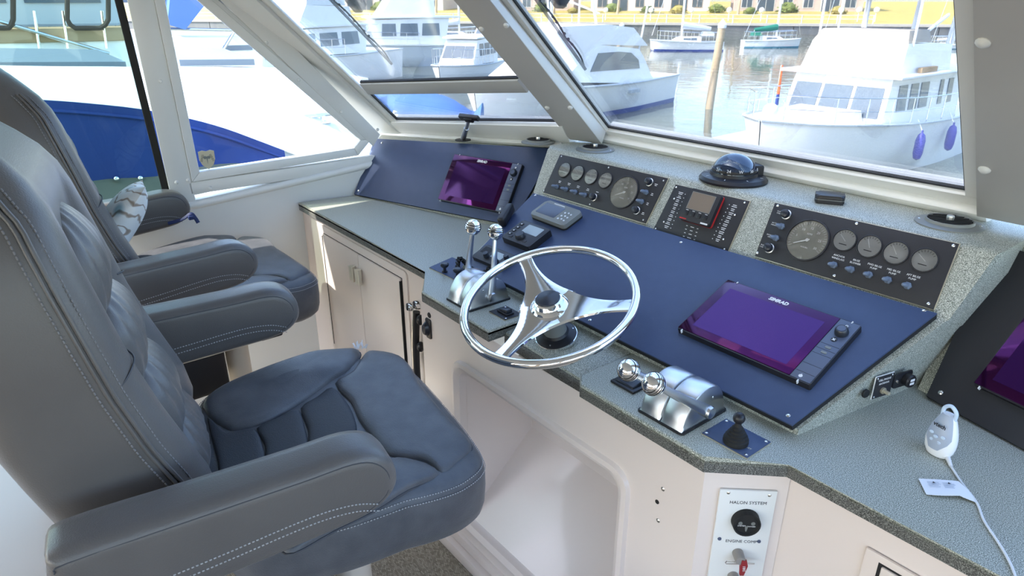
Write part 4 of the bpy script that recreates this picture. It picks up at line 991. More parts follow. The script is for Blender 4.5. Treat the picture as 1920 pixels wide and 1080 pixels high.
txt('vtech', .0105, T(0, -.0168, .066) @ RX(80), 'ink_black', fp, bold=.0003)
for x, z in ((-.011, .047), (.0, .044), (.011, .046), (-.0065, .034), (.0065, .0335)):
    b = nb(); t = nb(); lathe(t, [(.0042, 0), (.004, .0012), (.0025, .0016), (0, .0012)], 14); bmesh.ops.scale(t, vec=(1, .72, 1), verts=t.verts[:]); yy = -.0198 + .35 * abs(x) ; merge(b, t, T(x, yy, z) @ RX(86)); obj('button', b, 'baby_clear', fp)
b = nb(); tube(b, curve([(-.0115, .003, .078), (-.011, .003, .093), (0, .002, .102), (.011, .003, .093), (.0115, .003, .078)], 6), .0036, 12); obj('loop', b, 'baby_clear', BMn)
cb = [Z(1775, 853, .008), Z(1778, 862, .006), Z(1783, 874, .003), Z(1803, 905, .003), Z(1831, 942, .003), Z(1846, 978, .003), Z(1880, 1030, .003), Z(1902, 1075, .003), Z(1915, 1130, .003)]
CBt = thing('power_cord', 'thin white power cord trailing from the baby monitor', 'cord', T(*cb[0]))
b = nb(); tube(b, [p - cb[0] for p in curve(cb[1:], 6)], .0021, 8); obj('cable', b, 'cable_white', CBt)
b = nb(); cyl(b, (0, 0, 0), cb[2] - cb[0], .0048, .003, 12); obj('plug', b, 'cable_white', CBt)
tg = [(1722, 897), (1762, 899), (1797, 902), (1815, 918), (1831, 941)]; tl = [(1737, 927), (1770, 929), (1800, 929), (1808, 933), (1831, 942)]
hs = [.003, .006, .008, .006, .004]
PT = thing('paper_tag', 'folded white paper warning tag on the white cord', 'tag', T(*Z(1775, 915)))
o = Z(1775, 915); b = nb(); t = nb(); surf(t, [[Z(*q, h) - o for q, h in zip(tg, hs)], [Z(*q, h) - o for q, h in zip(tl, hs)]]); bmesh.ops.solidify(t, geom=t.faces[:], thickness=.0005); merge(b, t); obj('sheet', b, 'paper', PT)
a0, a1, a2 = Z(1737, 903, .0058), Z(1790, 906, .0088), Z(1748, 923, .0066)
ux = (a1 - a0).normalized(); uy = (a0 - a2).normalized()
b = nb()
for k in range(6):
    for s in range(2):
        p = a0 - o + ux * (.001 + s * .024) - uy * (.0028 * k) ; q = p + ux * random.uniform(.014, .020); hull8(b, [p, q, q - uy * .0007, p - uy * .0007], [v + V((0, 0, .0003)) for v in (p, q, q - uy * .0007, p - uy * .0007)])
obj('printed_lines', b, 'baby_grey', PT)
for s in (0, 1):
    p = a0 - o + ux * (.011 + s * .024) + V((0, 0, .0004)); b = nb(); hull8(b, [p - ux * .0022 - uy * .003, p + ux * .0022 - uy * .003, p + uy * .0012], [v + V((0, 0, .0003)) for v in (p - ux * .0022 - uy * .003, p + ux * .0022 - uy * .003, p + uy * .0012)]); obj('warning_triangle', b, 'ink_black', PT)
# ================================================================= helm seats
def lerp(tb, x):
    if x <= tb[0][0]: return tb[0][1]
    for (a, b), (c, d) in zip(tb, tb[1:]):
        if x <= c:
            t = (x - a) / (c - a); t = t * t * (3 - 2 * t) if False else t; return b + (d - b) * t
    return tb[-1][1]
SX, SY = -1.255, .5                      # seat centre on the floor
SM = T(SX, SY, FLOOR) @ RZ(-9); SMI = SM.inverted()
def w2s(p): return SMI @ p               # world -> seat
zs = -FLOOR                              # add to world z
def SP(px, py, z): return w2s(Z(px, py, z))
def stitches(bm, pts, r=.0011, step=.007, dash=.0048):
    """little raised threads along a path"""
    P = [V(p) for p in pts]; acc = 0.0; nxt = 0.0
    seglen = [(b - a).length for a, b in zip(P, P[1:])]; tot = sum(seglen)
    def at(s):
        for a, b, l in zip(P, P[1:], seglen):
            if s <= l: return a + (b - a) * (s / l if l else 0)
            s -= l
        return P[-1]
    s = 0
    while s + dash < tot:
        a, b = at(s), at(s + dash); d = (b - a)
        if d.length > 1e-5:
            M = aim(a, d); lathe(bm, [(0, 0), (r, dash * .2), (r, dash * .8), (0, dash)], 5, M)
        s += step
YF = [(-.16, -.31), (-.12, -.29), (-.07, -.27), (-.01, -.262), (.06, -.283), (.135, -.313), (.236, -.343), (.33, -.364), (.42, -.384), (.5, -.402), (.55, -.43), (.6, -.475), (.63, -.51)]
WB = [(-.16, .22), (-.08, .262), (0, .272), (.1, .276), (.3, .272), (.4, .262), (.47, .245), (.53, .218), (.58, .17), (.615, .115), (.632, .05)]
def yf_(z): return lerp(YF, z)
def back_section(z, w, tk):
    f = yf_(z); bol = 1.0 if z < .42 else max(0, 1 - (z - .42) / .1)
    c = .022 * bol; h = [(0, f - c), (.3 * w, f - c), (.52 * w, f - c * .95), (.64 * w, f - c * .35), (.78 * w, f), (.91 * w, f - .012), (.985 * w, f - .038), (w, f - .065), (w, f - tk * .75), (.95 * w, f - tk * .92), (.8 * w, f - tk), (.4 * w, f - tk), (0, f - tk)]
    full = h + [(-x, y) for x, y in h[-2:0:-1]]
    return [V((p.x, p.y, z + zs)) for p in curve([(x, y, 0) for x, y in full], 3, True)]
def make_seat():
    S = thing('helm_chair', 'x', 'chair', T(0, 0, 0))
    # pedestal
    b = nb(); lathe(b, [(.19, 0), (.19, .012), (.17, .02), (.05, .03), (.042, .04), (.042, .62)], 32); obj('pedestal', b, 'cream', S)
    b = nb(); box(b, -.10, .10, .06, .15, .50, .585, .01); obj('swivel_box', b, 'plastic_black', S)
    b = nb(); box(b, -.12, .12, -.26, -.07, .36, .58, .02); obj('suspension_box', b, 'plastic_black', S)
    for x in (-.15, .15):
        b = nb(); box(b, x - .018, x + .018, -.26, .12, .56, .60, .006); obj('slide_rail', b, 'plastic_black', S)
    b = nb(); tube(b, curve([(-.12, .2, .57), (-.2, .27, .555), (-.25, .28, .55), (-.26, .2, .55)], 5), .008, 8); obj('slide_lever', b, 'plastic_black', S)
    # cushion body: rings from the middle of the top out and down
    n = 84; oc = []
    plan = curve([(0, .262, 0), (.16, .258, 0), (.262, .236, 0), (.306, .15, 0), (.318, .02, 0), (.31, -.12, 0), (.25, -.26, 0), (0, -.30, 0), (-.25, -.26, 0), (-.31, -.12, 0), (-.318, .02, 0), (-.306, .15, 0), (-.262, .236, 0), (-.16, .258, 0)], 6, True)
    def top(x, y):
        z = -.105
        k = max(0, min(1, (abs(x) - .14) / .1)); k = k * k * (3 - 2 * k)
        z += .022 * k * max(0, min(1, (.16 - y) / .12))
        if y > .15: z -= .5 * (y - .15) ** 2
        return z
    rows = []
    for s, dz in ((.02, 0), (.2, 0), (.4, 0), (.6, 0), (.75, 0), (.86, 0), (.925, -.003), (.965, -.010), (.99, -.022), (1.0, -.040), (1.002, -.075), (.995, -.11), (.975, -.135), (.93, -.150), (.5, -.153)):
        rows.append([V((p.x * s, p.y * s, (top(p.x * s, p.y * s) if s < 1 and dz > -.03 else top(p.x * .985, p.y * .985)) + dz + zs)) for p in plan])
    b = nb(); surf(b, rows, cu=True, caps=True); obj('cushion', b, 'vinyl_top', S, smooth=80)
    # pads sewn on top
    def pad(name, px, puff, mt='vinyl_top', z=-.098, seamed=True):
        P = [SP(*q, z) for q in px]; P = [V((p.x, p.y, 0)) for p in P]
        P = curve(P, 3, True)
        c = sum(P, V()) / len(P); rows = []
        for k, (s, h) in enumerate(((1.0, -.006), (.985, .25), (.94, .62), (.86, .86), (.7, .97), (.45, 1), (.15, 1.0))):
            rows.append([V((c.x + (p.x - c.x) * s, c.y + (p.y - c.y) * s, top(c.x + (p.x - c.x) * s, c.y + (p.y - c.y) * s) + (puff * h if h > 0 else h) + zs)) for p in P])
        b = nb(); surf(b, rows, cu=True); t = nb(); t.faces.new([t.verts.new(p) for p in rows[-1]]); merge(b, t); o = obj(name, b, mt, S, smooth=80)
        if seamed:
            b = nb(); tube(b, [p + V((0, 0, .0015)) for p in rows[0]], .0022, 6, True); obj('seam', b, 'seam_dark', o)
        return o
    o_ = (340, 640)
    def q3(*pts): return [(340 + a / 2.455, 640 + b_ / 2.455) for a, b_ in pts]
    pad('left_wing', q3((100, 318), (180, 245), (310, 185), (450, 130), (600, 80), (740, 45), (812, 32), (822, 60), (780, 130), (700, 185), (530, 290), (420, 350), (340, 380), (260, 398), (200, 395)), .016)
    pad('front_pad', q3((705, 195), (790, 140), (845, 45), (900, 32), (1000, 50), (1060, 110), (1100, 185), (1220, 330), (1325, 440), (1330, 490), (1270, 545), (1205, 598), (1140, 565), (1080, 545), (960, 530), (880, 440), (815, 355), (775, 270)), .014)
    pad('right_wing', q3((965, 545), (1080, 552), (1190, 605), (1050, 700), (900, 800), (700, 900), (520, 1000), (480, 960), (700, 780), (840, 660)), .012)
    pad('centre_pad', q3((548, 300), (620, 250), (695, 208), (760, 270), (800, 350), (800, 420), (700, 470), (590, 500), (580, 400)), .010, 'vinyl_perf')
    pad('centre_pad', q3((345, 392), (440, 345), (535, 305), (572, 400), (580, 495), (480, 540), (390, 570), (382, 470)), .010, 'vinyl_perf')
    pad('centre_pad', q3((120, 350), (200, 408), (335, 395), (375, 470), (385, 570), (280, 640), (180, 700), (165, 550)), .008, 'vinyl_perf')
    # stitched edge along the starboard front
    e = [SP(*q, -.112) for q in ((886, 830), (876, 850), (855, 872), (829, 888), (780, 915), (700, 957), (600, 1003), (500, 1055))]
    e = [V((p.x, p.y, zs - .110)) for p in e]
    # ---- backrest
    lev = [-.16, -.12, -.08, -.03, .03, .1, .17, .24, .3, .36, .42, .47, .51, .545, .575, .6, .618, .630]
    rows = [back_section(z, lerp(WB, z), lerp([(-.16, .18), (0, .235), (.2, .225), (.4, .185), (.55, .13), (.63, .05)], z)) for z in lev]
    b = nb(); surf(b, rows, cu=True, caps=True); bk = obj('backrest', b, 'vinyl', S, smooth=80)
    # piping and stitching down both sides
    for sd in (-1, 1):
        def side(off, zz, push=.001):
            z = zz; w_ = lerp(WB, z); f = yf_(z); return V((sd * (w_ * (.945 if off < .03 else .985 if off < .04 else .993 if off < .05 else 1.0) + push), f - off, z + zs))
        zl = [-.1 + .655 * k / 40 for k in range(41)]
        b = nb(); tube(b, [side(.036, z) for z in zl], .0035, 8); tube(b, [side(.044, z) for z in zl], .0030, 8); obj('piping', b, 'vinyl', bk)
        b = nb(); stitches(b, [side(.024, z, .002) for z in zl], .0015, .0075, .0066); stitches(b, [side(.056, z, .0012) for z in zl], .0015, .0075, .0066); obj('stitching', b, 'thread_dark', bk, kind='stuff')
        # tuck across the bolster
        z0 = .255; w_ = lerp(WB, z0); f = yf_(z0)
        pts = [V((sd * w_ * a, f - d_, z0 + dz + zs)) for a, d_, dz in ((.985, .037, -.02), (.91, .011, .0), (.78, -.0015, .012), (.66, .010, .018))]
        b = nb(); tube(b, curve(pts, 4), .0016, 6); obj('tuck_seam', b, 'seam_dark', bk)
    # ruched centre pads
    for z0, z1, w0, w1, pf in ((.30, .48, .125, .10, .050), (.175, .335, .135, .13, .050), (.055, .205, .138, .135, .046), (-.10, .085, .135, .14, .034)):
        rows = []; nx, nz = 56, 16
        for i in range(nz + 1):
            t = i / nz; z = z0 + (z1 - z0) * t; row = []
            sh = math.sin(PI * min(1, t * 1.0)) ** .5 if 0 < t < 1 else 0
            wd = (w0 + (w1 - w0) * t) * (1 if t < .55 else math.sqrt(max(0, 1 - ((t - .55) / .46) ** 2 * .75)))
            for j in range(nx + 1):
                u = -1 + 2 * j / nx
                pz = max(0, 1 - abs(u) ** 3) ** .6
                rip = .0042 * math.sin(u * 24 + 1.5 * t) * (abs(u) ** .7) * pz * sh
                row.append(V((u * wd, yf_(z) - .030 + pf * pz * sh * .95 + rip, z + zs - .018 * u * u)))
            rows.append(row)
        b = nb(); surf(b, rows); obj('back_pad', b, 'vinyl', bk, smooth=80)
    b = nb(); w_ = .20
    # ---- arms
    out = curve([(-.475, -.045, 0), (-.492, .02, 0), (-.488, .08, 0), (-.465, .104, 0), (-.3, .108, 0), (-.15, .112, 0), (-.065, .115, 0), (-.018, .098, 0), (.004, .060, 0), (-.004, .018, 0), (-.05, -.012, 0), (-.15, -.024, 0), (-.3, -.036, 0)], 4, True)
    cy = -.24; cz = .04
    for sd in (-1, 1):
        AM = T(sd * .376, .012 if sd < 0 else -.008, zs)
        rows = []
        for x, i in ((-.047, .024), (-.044, .010), (-.036, .002), (-.02, 0), (.02, 0), (.036, .002), (.044, .010), (.047, .024)):
            rows.append([V((x, cy + (p.x - cy) * (1 - i / .25), cz + (p.y - cz) * (1 - i / .075))) for p in out])
        b = nb(); surf(b, rows, cu=True, caps=True); bmesh.ops.transform(b, matrix=AM, verts=b.verts[:]); ar = obj('armrest', b, 'vinyl', S, smooth=80)
        for fx in (-.0445, .0445):
            b = nb(); pth = [V((fx * 1.0, y, z)) for y, z in ((-.478, .078), (-.46, .089), (-.3, .094), (-.15, .098), (-.07, .101), (-.032, .088), (-.013, .058), (-.020, .022), (-.055, .0))]
            tube(b, curve(pth, 4), .0013, 5); bmesh.ops.transform(b, matrix=AM, verts=b.verts[:]); obj('top_seam', b, 'seam_dark', ar)
        fx = .0475 * 1
        for fx in (-.0475, .0475):
            b = nb()
            for dz in (0, -.014):
                pth = curve([V((fx, y, z + dz * (1 - .0))) for y, z in ((-.47, .006), (-.37, .010), (-.27, .018), (-.18, .027), (-.12, .030), (-.07, .024), (-.035, .010))], 4); stitches(b, pth, .0011, .0062, .0044)
            bmesh.ops.transform(b, matrix=AM, verts=b.verts[:]); obj('stitching', b, 'thread', ar, kind='stuff')
        b = nb(); box(b, min(sd * .22, sd * .36), max(sd * .22, sd * .36), -.36, -.28, zs - .05, zs + .0, .005); obj('arm_bracket', b, 'plastic_black', S)
    # stitched lower seam on the cushion edge
    b = nb(); pl = [p for p in plan if p.x > .02 or p.y > .1]
    for s, dz in ((.985, -.016), (.999, -.028)):
        pth = [V((p.x * (s + .002), p.y * (s + .002), top(p.x * .985, p.y * .985) + dz + zs)) for p in plan]; stitches(b, pth + pth[:1], .0011, .0062, .0044)
    obj('stitching', b, 'thread', S, kind='stuff')
    return S
mat('vinyl_perf', (.032, .035, .042), .55, bump=.6, bscale=500)
seat1 = make_seat(); seat1['label'] = 'grey vinyl helm chair nearest the camera, facing the steering wheel'; seat1['group'] = 'helm chairs'
seat2 = copytree(seat1); seat2['label'] = 'grey vinyl helm chair beside the port window with a pillow on it'; seat2['group'] = 'helm chairs'
seat1.matrix_world = SM; seat2.matrix_world = T(-2.42, .61, FLOOR) @ RZ(1)
# worn threads where the near seat's cover is torn
TR = nb(); p = Z(676, 652, -.085)
for k in range(26):
    a = p + V((random.uniform(-.012, .012), random.uniform(-.012, .012), 0)); tube(TR, [a, a + V((random.uniform(-.008, .008), random.uniform(-.008, .008), random.uniform(.004, .016)))], .0012, 4)
o = obj('frayed_batting', TR, 'paper', seat1); o.matrix_parent_inverse = Matrix.Identity(4)
bpy.context.view_layer.update()
o.matrix_basis = seat1.matrix_world.inverted()
# ---- printed pillow on the far seat
PM = T(-2.37, .315, .135) @ RX(-40) @ RZ(-12)
PW = thing('throw_pillow', 'white printed throw pillow leaning on the far seat back', 'pillow', PM)
b = nb(); rows = []; n = 20
def pil(u, v, s):
    e = (1 - abs(u) ** 2.6) * (1 - abs(v) ** 2.6); w_ = .15 * (1 - .09 * (1 - abs(v))), .150 * (1 - .09 * (1 - abs(u)))
    return V((u * w_[0], s * .052 * max(0, e) ** .6, v * w_[1]))
for s in (-1, 1):
    surf(b, [[pil(-1 + 2 * i / n, -1 + 2 * j / n, s) for i in range(n + 1)] for j in range(n + 1)])
bmesh.ops.remove_doubles(b, verts=b.verts[:], dist=.0005); bmesh.ops.recalc_face_normals(b, faces=b.faces[:]); obj('cover', b, 'pillow_print', PW, smooth=70)
# white locker behind the helm seat
LK = thing('white_locker', 'white locker behind the near helm chair at the lower left corner', 'locker', (-1.55, -.45, FLOOR))
b = nb(); box(b, -.42, .45, -.45, .45, 0, .56, .02, 3); obj('body', b, 'gelcoat', LK)
b = nb(); box(b, -.44, .47, -.47, .47, .56, .60, .012, 3); obj('lid', b, 'gelcoat', LK)
for x in (.30, .1, -.2): screw(T(x, .435, .60), LK, .005)
# blue strap hanging under the far armrest
BS = thing('blue_strap', 'dark blue strap hanging below the far armrest', 'strap', T(-2.72, .575, .015) @ Matrix.Scale(.6, 4))
b = nb(); tube(b, curve([(-.03, -.08, -.02), (0, 0, .0), (.02, .05, .03), (.03, .07, 0), (.04, .08, -.03)], 6), .006, 8, flat=2); obj('webbing', b, 'strap_blue', BS)
b = nb(); box(b, .01, .04, .03, .06, -.005, .02, .004); obj('buckle', b, 'strap_blue', BS)
# ================================================================= the marina outside
WZ = -3.6
def Wt(px, py): return Z(px, py, WZ)
def hz(px, py, P):
    """height of sight line px,py where it passes over ground point P"""
    d = ray(px, py); return EYE.z + d.z * math.hypot(P.x, P.y) / math.hypot(d.x, d.y)
def at(px, py, dist):
    d = ray(px, py); return EYE + d * (dist / math.hypot(d.x, d.y))
b = nb(); box(b, -260, 120, -120, 240, WZ - .3, WZ); obj('water', b, 'water', kind='structure', smooth=0)
# ---- far bank
A, B = Wt(760, 62), Wt(1810, 73)
dv = (B - A); dv.z = 0; dv.normalize(); nv = V((-dv.y, dv.x, 0)); nv = nv if nv.dot(A) > 0 else -nv
mid = Wt(1300, 71); wt = hz(1300, 45, mid)
def bank(s, t, z): return V((A.x, A.y, 0)) + dv * s + nv * t + V((0, 0, z))
LB = (B - A).length
bw = thing('seawall', None, None, None, kind='structure')
n = 60; s0, s1 = -120, LB + 60; st = (s1 - s0) / n
pr = None
for k in range(n):
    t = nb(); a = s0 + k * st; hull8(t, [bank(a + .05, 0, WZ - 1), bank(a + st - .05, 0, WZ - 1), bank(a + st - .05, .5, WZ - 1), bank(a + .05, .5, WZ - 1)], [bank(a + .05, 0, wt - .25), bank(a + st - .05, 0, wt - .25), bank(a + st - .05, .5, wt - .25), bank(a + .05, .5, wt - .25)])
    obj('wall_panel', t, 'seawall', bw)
t = nb(); hull8(t, [bank(s0, -.15, wt - .3), bank(s1, -.15, wt - .3), bank(s1, .8, wt - .3), bank(s0, .8, wt - .3)], [bank(s0, -.15, wt), bank(s1, -.15, wt), bank(s1, .8, wt), bank(s0, .8, wt)]); obj('wall_cap', t, 'concrete', bw)
zl = hz(1300, 12, mid + nv * 24)
t = nb(); hull8(t, [bank(s0, .7, WZ), bank(s1, .7, WZ), bank(s1, 70, WZ), bank(s0, 70, WZ)], [bank(s0, .7, wt - .02), bank(s1, .7, wt - .02), bank(s1, 70, zl + .6), bank(s0, 70, zl + .6)]); obj('lawn', t, 'lawn', kind='structure')
fn = thing('bank_railing', 'thin grey post railing along the top of the far seawall', 'railing', bank(0, .3, wt)); o0 = bank(0, .3, wt)
for k in range(30):
    t = nb(); p = bank(-60 + k * 4.2, .3, wt) - o0; box(t, p.x - .05, p.x + .05, p.y - .05, p.y + .05, 0, 1.05); obj('post', t, 'boat_grey', fn)
for zz in (1.0, .55):
    t = nb(); tube(t, [bank(-60, .3, wt + zz) - o0, bank(62, .3, wt + zz) - o0], .035, 6); obj('rail', t, 'boat_grey', fn)
# houses at the head of the lawn
def lawnz(t): return wt + (zl + .6 - wt) * (t - .7) / 69.3
hs = [(-40, 'stucco', 'pink stucco house farthest left on the far bank'), (-14, 'house_white', 'white house with tall doors on the far bank'), (10, 'stucco', 'pink stucco house in the middle of the far bank'), (33, 'house_white', 'pale house right of centre on the far bank'), (57, 'stucco', 'pink stucco house farthest right on the far bank')]
for s, mt, lb in hs:
    p = bank(s, 30, lawnz(30) - .3); M = frame(p, dv, (0, 0, 1)); 
    if M.col[2].to_3d().dot(nv) > 0: M = frame(p, -dv, (0, 0, 1))
    H = thing('bank_house', lb, 'house', M, group='houses on the far bank')
    b = nb(); box(b, -10, 10, 0, 5.6, -9, 0); obj('wall', b, mt, H)
    b = nb(); hull8(b, [(-10.6, 5.6, .7), (10.6, 5.6, .7), (10.6, 5.6, -9.6), (-10.6, 5.6, -9.6)], [(-8, 7.6, -3), (8, 7.6, -3), (8, 7.6, -6), (-8, 7.6, -6)]); obj('roof', b, 'roof_tile', H)
    for k, (x, w_, z0, z1) in enumerate(((-8, .8, .9, 2.3), (-5, 1.3, .2, 2.4), (-1.6, .7, .9, 2.3), (1.6, .7, .9, 2.3), (5, 1.3, .2, 2.4), (8, .8, .9, 2.3), (-5, 1, 3.4, 4.8), (0, 1, 3.4, 4.8), (5, 1, 3.4, 4.8))):
        b = nb(); box(b, x - w_ - .12, x + w_ + .12, z0 - .12, z1 + .12, 0, .06); f_ = obj('window_frame', b, 'house_white' if mt == 'stucco' else 'stucco', H)
        b = nb(); box(b, x - w_, x - .05, z0, z1, .05, .09); box(b, x + .05, x + w_, z0, z1, .05, .09); obj('window_pane', b, 'house_glass', f_)
random.seed(11)
def leafblob(r, n, seed, flat=.8):
    rr = random.Random(seed); b = nb()
    for k in range(n):
        d = V((rr.gauss(0, 1), rr.gauss(0, 1), rr.gauss(0, 1))).normalized() * r * rr.uniform(.55, 1); d.z = abs(d.z) * flat + r * .12
        s = r * rr.uniform(.10, .2); M = aim(d, V((rr.gauss(0, 1), rr.gauss(0, 1), rr.gauss(0, 1))))
        t = [M @ V(q) for q in ((-s, 0, 0), (0, -s * .6, .03), (s, 0, 0), (0, s * .6, .03))]; vs = [b.verts.new(p) for p in t]; b.faces.new(vs)
    ball(b, (0, 0, r * .42), r * .62, (1.1, 1.1, flat), 10)
    return b
names = ['leftmost', 'second', 'third', 'fourth', 'fifth', 'sixth', 'seventh', 'eighth', 'ninth', 'tenth', 'eleventh', 'twelfth', 'thirteenth', 'fourteenth', 'fifteenth', 'sixteenth']
bl = [(-34, 26, 1.6, 0), (-24, 22, 1.3, 1), (-15, 27, 1.9, 0), (-6, 22, 1.2, 0), (2, 27, 1.5, 1), (9, 24, 1.3, 0), (15, 26, 1.7, 0), (21, 22, 1.1, 1), (27, 27, 1.6, 0), (33, 24, 1.3, 0), (38, 22, 1.5, 1), (44, 25, 1.6, 0), (49, 22, 1.2, 0), (55, 26, 1.8, 0), (62, 23, 1.4, 1), (-44, 24, 1.7, 0)]
for k, (s, t, r, dry) in enumerate(sorted(bl)):
    BU = thing('garden_bush', '%s garden bush from the left on the far lawn' % names[k], 'bush', bank(s, t, lawnz(t) - .1), group='bushes on the far lawn')
    obj('foliage', leafblob(r, 150, k), 'leaf_dry' if dry else 'leaf', BU, smooth=0)
    b = nb(); cyl(b, (0, 0, -.1), (0, 0, r * .5), .08, .05, 6); obj('stem', b, 'timber', BU)
for k, (s, t, h) in enumerate(((-2, 20, 7), (18, 21, 8), (28.5, 20, 7.5), (47, 20, 8))):
    PT_ = thing('palm_tree', '%s bare palm trunk from the left on the far bank' % names[k], 'tree', bank(s, t, lawnz(t) - .1), group='palms on the far bank')
    b = nb(); tube(b, curve([(0, 0, 0), (.15, .1, h * .5), (.1, .2, h)], 5), [.22, .2, .19, .18, .17, .17, .16, .15, .15, .15, .16], 8); obj('trunk', b, 'timber', PT_)
    for j in range(11):
        a = 2 * PI * j / 11; b = nb(); rows = []
        for i in range(6):
            u = i / 5; c = V((.1 + math.cos(a) * 2.2 * u, .2 + math.sin(a) * 2.2 * u, h + .9 * u - 1.9 * u * u)); sd_ = V((-math.sin(a), math.cos(a), 0)) * (.32 * math.sin(PI * (.12 + .85 * u)))
            rows.append([c - sd_ - V((0, 0, .15)), c, c + sd_ - V((0, 0, .15))])
        surf(b, rows); obj('frond', b, 'leaf', PT_)
for k, px in enumerate((1125, 1216, 1298, 1373, 1439, 1606, 1645, 1684)):
    p = at(px, 30, mid.length * (1.03)); p = bank((V((p.x, p.y, 0)) - V((A.x, A.y, 0))).dot(dv), 5, lawnz(5)); ht = hz(px, 19, p) - p.z
    LP = thing('bank_lamp', '%s white globe lamp post from the left on the far lawn' % names[k], 'lamp', p, group='lamp posts on the far lawn')
    b = nb(); cyl(b, (0, 0, -.1), (0, 0, ht), .06, .05, 8); obj('pole', b, 'boat_white', LP)
    b = nb(); ball(b, (0, 0, ht), .36, seg=12); obj('globe', b, 'boat_white', LP)
# ---- boats
def loft_hull(L, B_, fb, bow=.55, tr=.82, sheer=.45):
    rows = []
    for i in range(17):
        t = i / 16; y = -L / 2 + L * t
        hb = B_ / 2 * (tr + (1 - tr) * min(1, t / .35)) * (1 if t < bow else math.sqrt(max(0, 1 - ((t - bow) / (1 - bow)) ** 2.2)))
        hb = max(hb, .02); zt = fb * (1 + sheer * max(0, t - .3) ** 1.6); rk = .9 * max(0, t - .8) * L * .12
        prof = [(0, -.5), (hb * .55 * (1 - .6 * t), -.45), (hb * (.93 - .45 * t * t), .0), (hb * (.96 - .22 * t * t), zt * .5), (hb, zt)]
        pts = [V((x, y + rk * (z / zt if zt else 0), z)) for x, z in prof]
        rows.append([V((-p.x, p.y, p.z)) for p in pts[:0:-1]] + pts)
    return rows
def boat(label, M, L, B_, fb, stripe=None, group=None, hullmat='boat_white', name='motor_yacht', **k):
    S = thing(name, label, 'boat', M, group=group or 'boats in the marina')
    rows = loft_hull(L, B_, fb, **k)
    b = nb(); surf(b, rows); t = nb(); t.faces.new([t.verts.new(p) for p in rows[0]]); merge(b, t); obj('hull', b, hullmat, S, smooth=50)
    b = nb(); surf(b, [[r[0] - V((0, 0, .06)), V((0, r[0].y, r[0].z - .02)), r[-1] - V((0, 0, .06))] for r in rows]); obj('deck', b, 'boat_white', S)
    b = nb(); tube(b, [r[-1] + V((.02, 0, -.02)) for r in rows], .045, 6); tube(b, [r[0] + V((-.02, 0, -.02)) for r in rows], .045, 6); obj('rub_rail', b, 'boat_grey', S)
    if stripe:
        b = nb()
        for sg in (-1, 1):
            rr = []
            for r in rows:
                p, q = (r[-3], r[-2]) if sg > 0 else (r[2], r[1]); u = q - p; n_ = V((sg * .012, 0, 0)); rr.append([p - u * .12 + n_, p + u * .32 + n_])
            surf(b, rr)
        obj('boot_stripe', b, stripe, S)
    return S
def house(S, prof, wb, wt_, mt='boat_white', name='deckhouse'):
    """side profile (y,z) extruded across; narrower at the top"""
    z0 = min(p[1] for p in prof); z1 = max(p[1] for p in prof)
    f = lambda z: wb + (wt_ - wb) * (z - z0) / (z1 - z0)
    b = nb(); hull8(b, [(-f(z), y, z) for y, z in prof], [(f(z), y, z) for y, z in prof]); o = obj(name, b, mt, S); o['_f'] = 0
    del o['_f']; return o, f
def sidewin(par, f, pts, mt='boat_glass', both=True):
    for sg in ((-1, 1) if both else (1,)):
        b = nb(); hull8(b, [(sg * (f(z) - .02), y, z) for y, z in pts], [(sg * (f(z) + .025), y, z) for y, z in pts]); obj('window_pane', b, mt, par)
def frontwin(par, p0, p1, f, spans, inset=.12, mt='boat_glass'):
    """windows on the sloping front between lower point p0 and upper p1 (y,z)"""
    d = V((0, p1[0] - p0[0], p1[1] - p0[1])); n = V((0, d.z, -d.y)).normalized(); n = n if n.y > 0 else -n
    for a, c in spans:
        q = []
        for u in (inset, 1 - inset):
            z = p0[1] + d.z * u; y = p0[0] + d.y * u; q.append([(a * f(z), y, z), (c * f(z), y, z)])
        P = [V(q[0][0]), V(q[0][1]), V(q[1][1]), V(q[1][0])]; b = nb(); hull8(b, [p - n * .02 for p in P], [p + n * .03 for p in P]); obj('window_pane', b, mt, par)
def rails(S, L, B_, fb, y0, y1, h=.75, n=7):
    rows = loft_hull(L, B_, fb); b = nb(); ys = [r[-1].y for r in rows]
    def edge(y, sg):
        for a, c in zip(rows, rows[1:]):
            if a[-1].y <= y <= c[-1].y:
                t = (y - a[-1].y) / (c[-1].y - a[-1].y); p = a[-1].lerp(c[-1], t); return V((sg * p.x * .96, p.y, p.z))
        p = rows[-1][-1]; return V((sg * p.x, p.y, p.z))
    for sg in (-1, 1):
        E_ = [edge(y0 + (y1 - y0) * i / n, sg) for i in range(n + 1)]
        for p in E_: cyl(b, p, p + V((0, 0, h)), .018, seg=6)
        tube(b, [p + V((0, 0, h)) for p in E_], .02, 6); tube(b, [p + V((0, 0, h * .5)) for p in E_], .012, 6)
    obj('rail', b, 'rail', S)
def place(p, head):   # head: direction of the bow
    a = math.degrees(math.atan2(head[1], head[0])) - 90; return T(p[0], p[1], WZ) @ RZ(a)
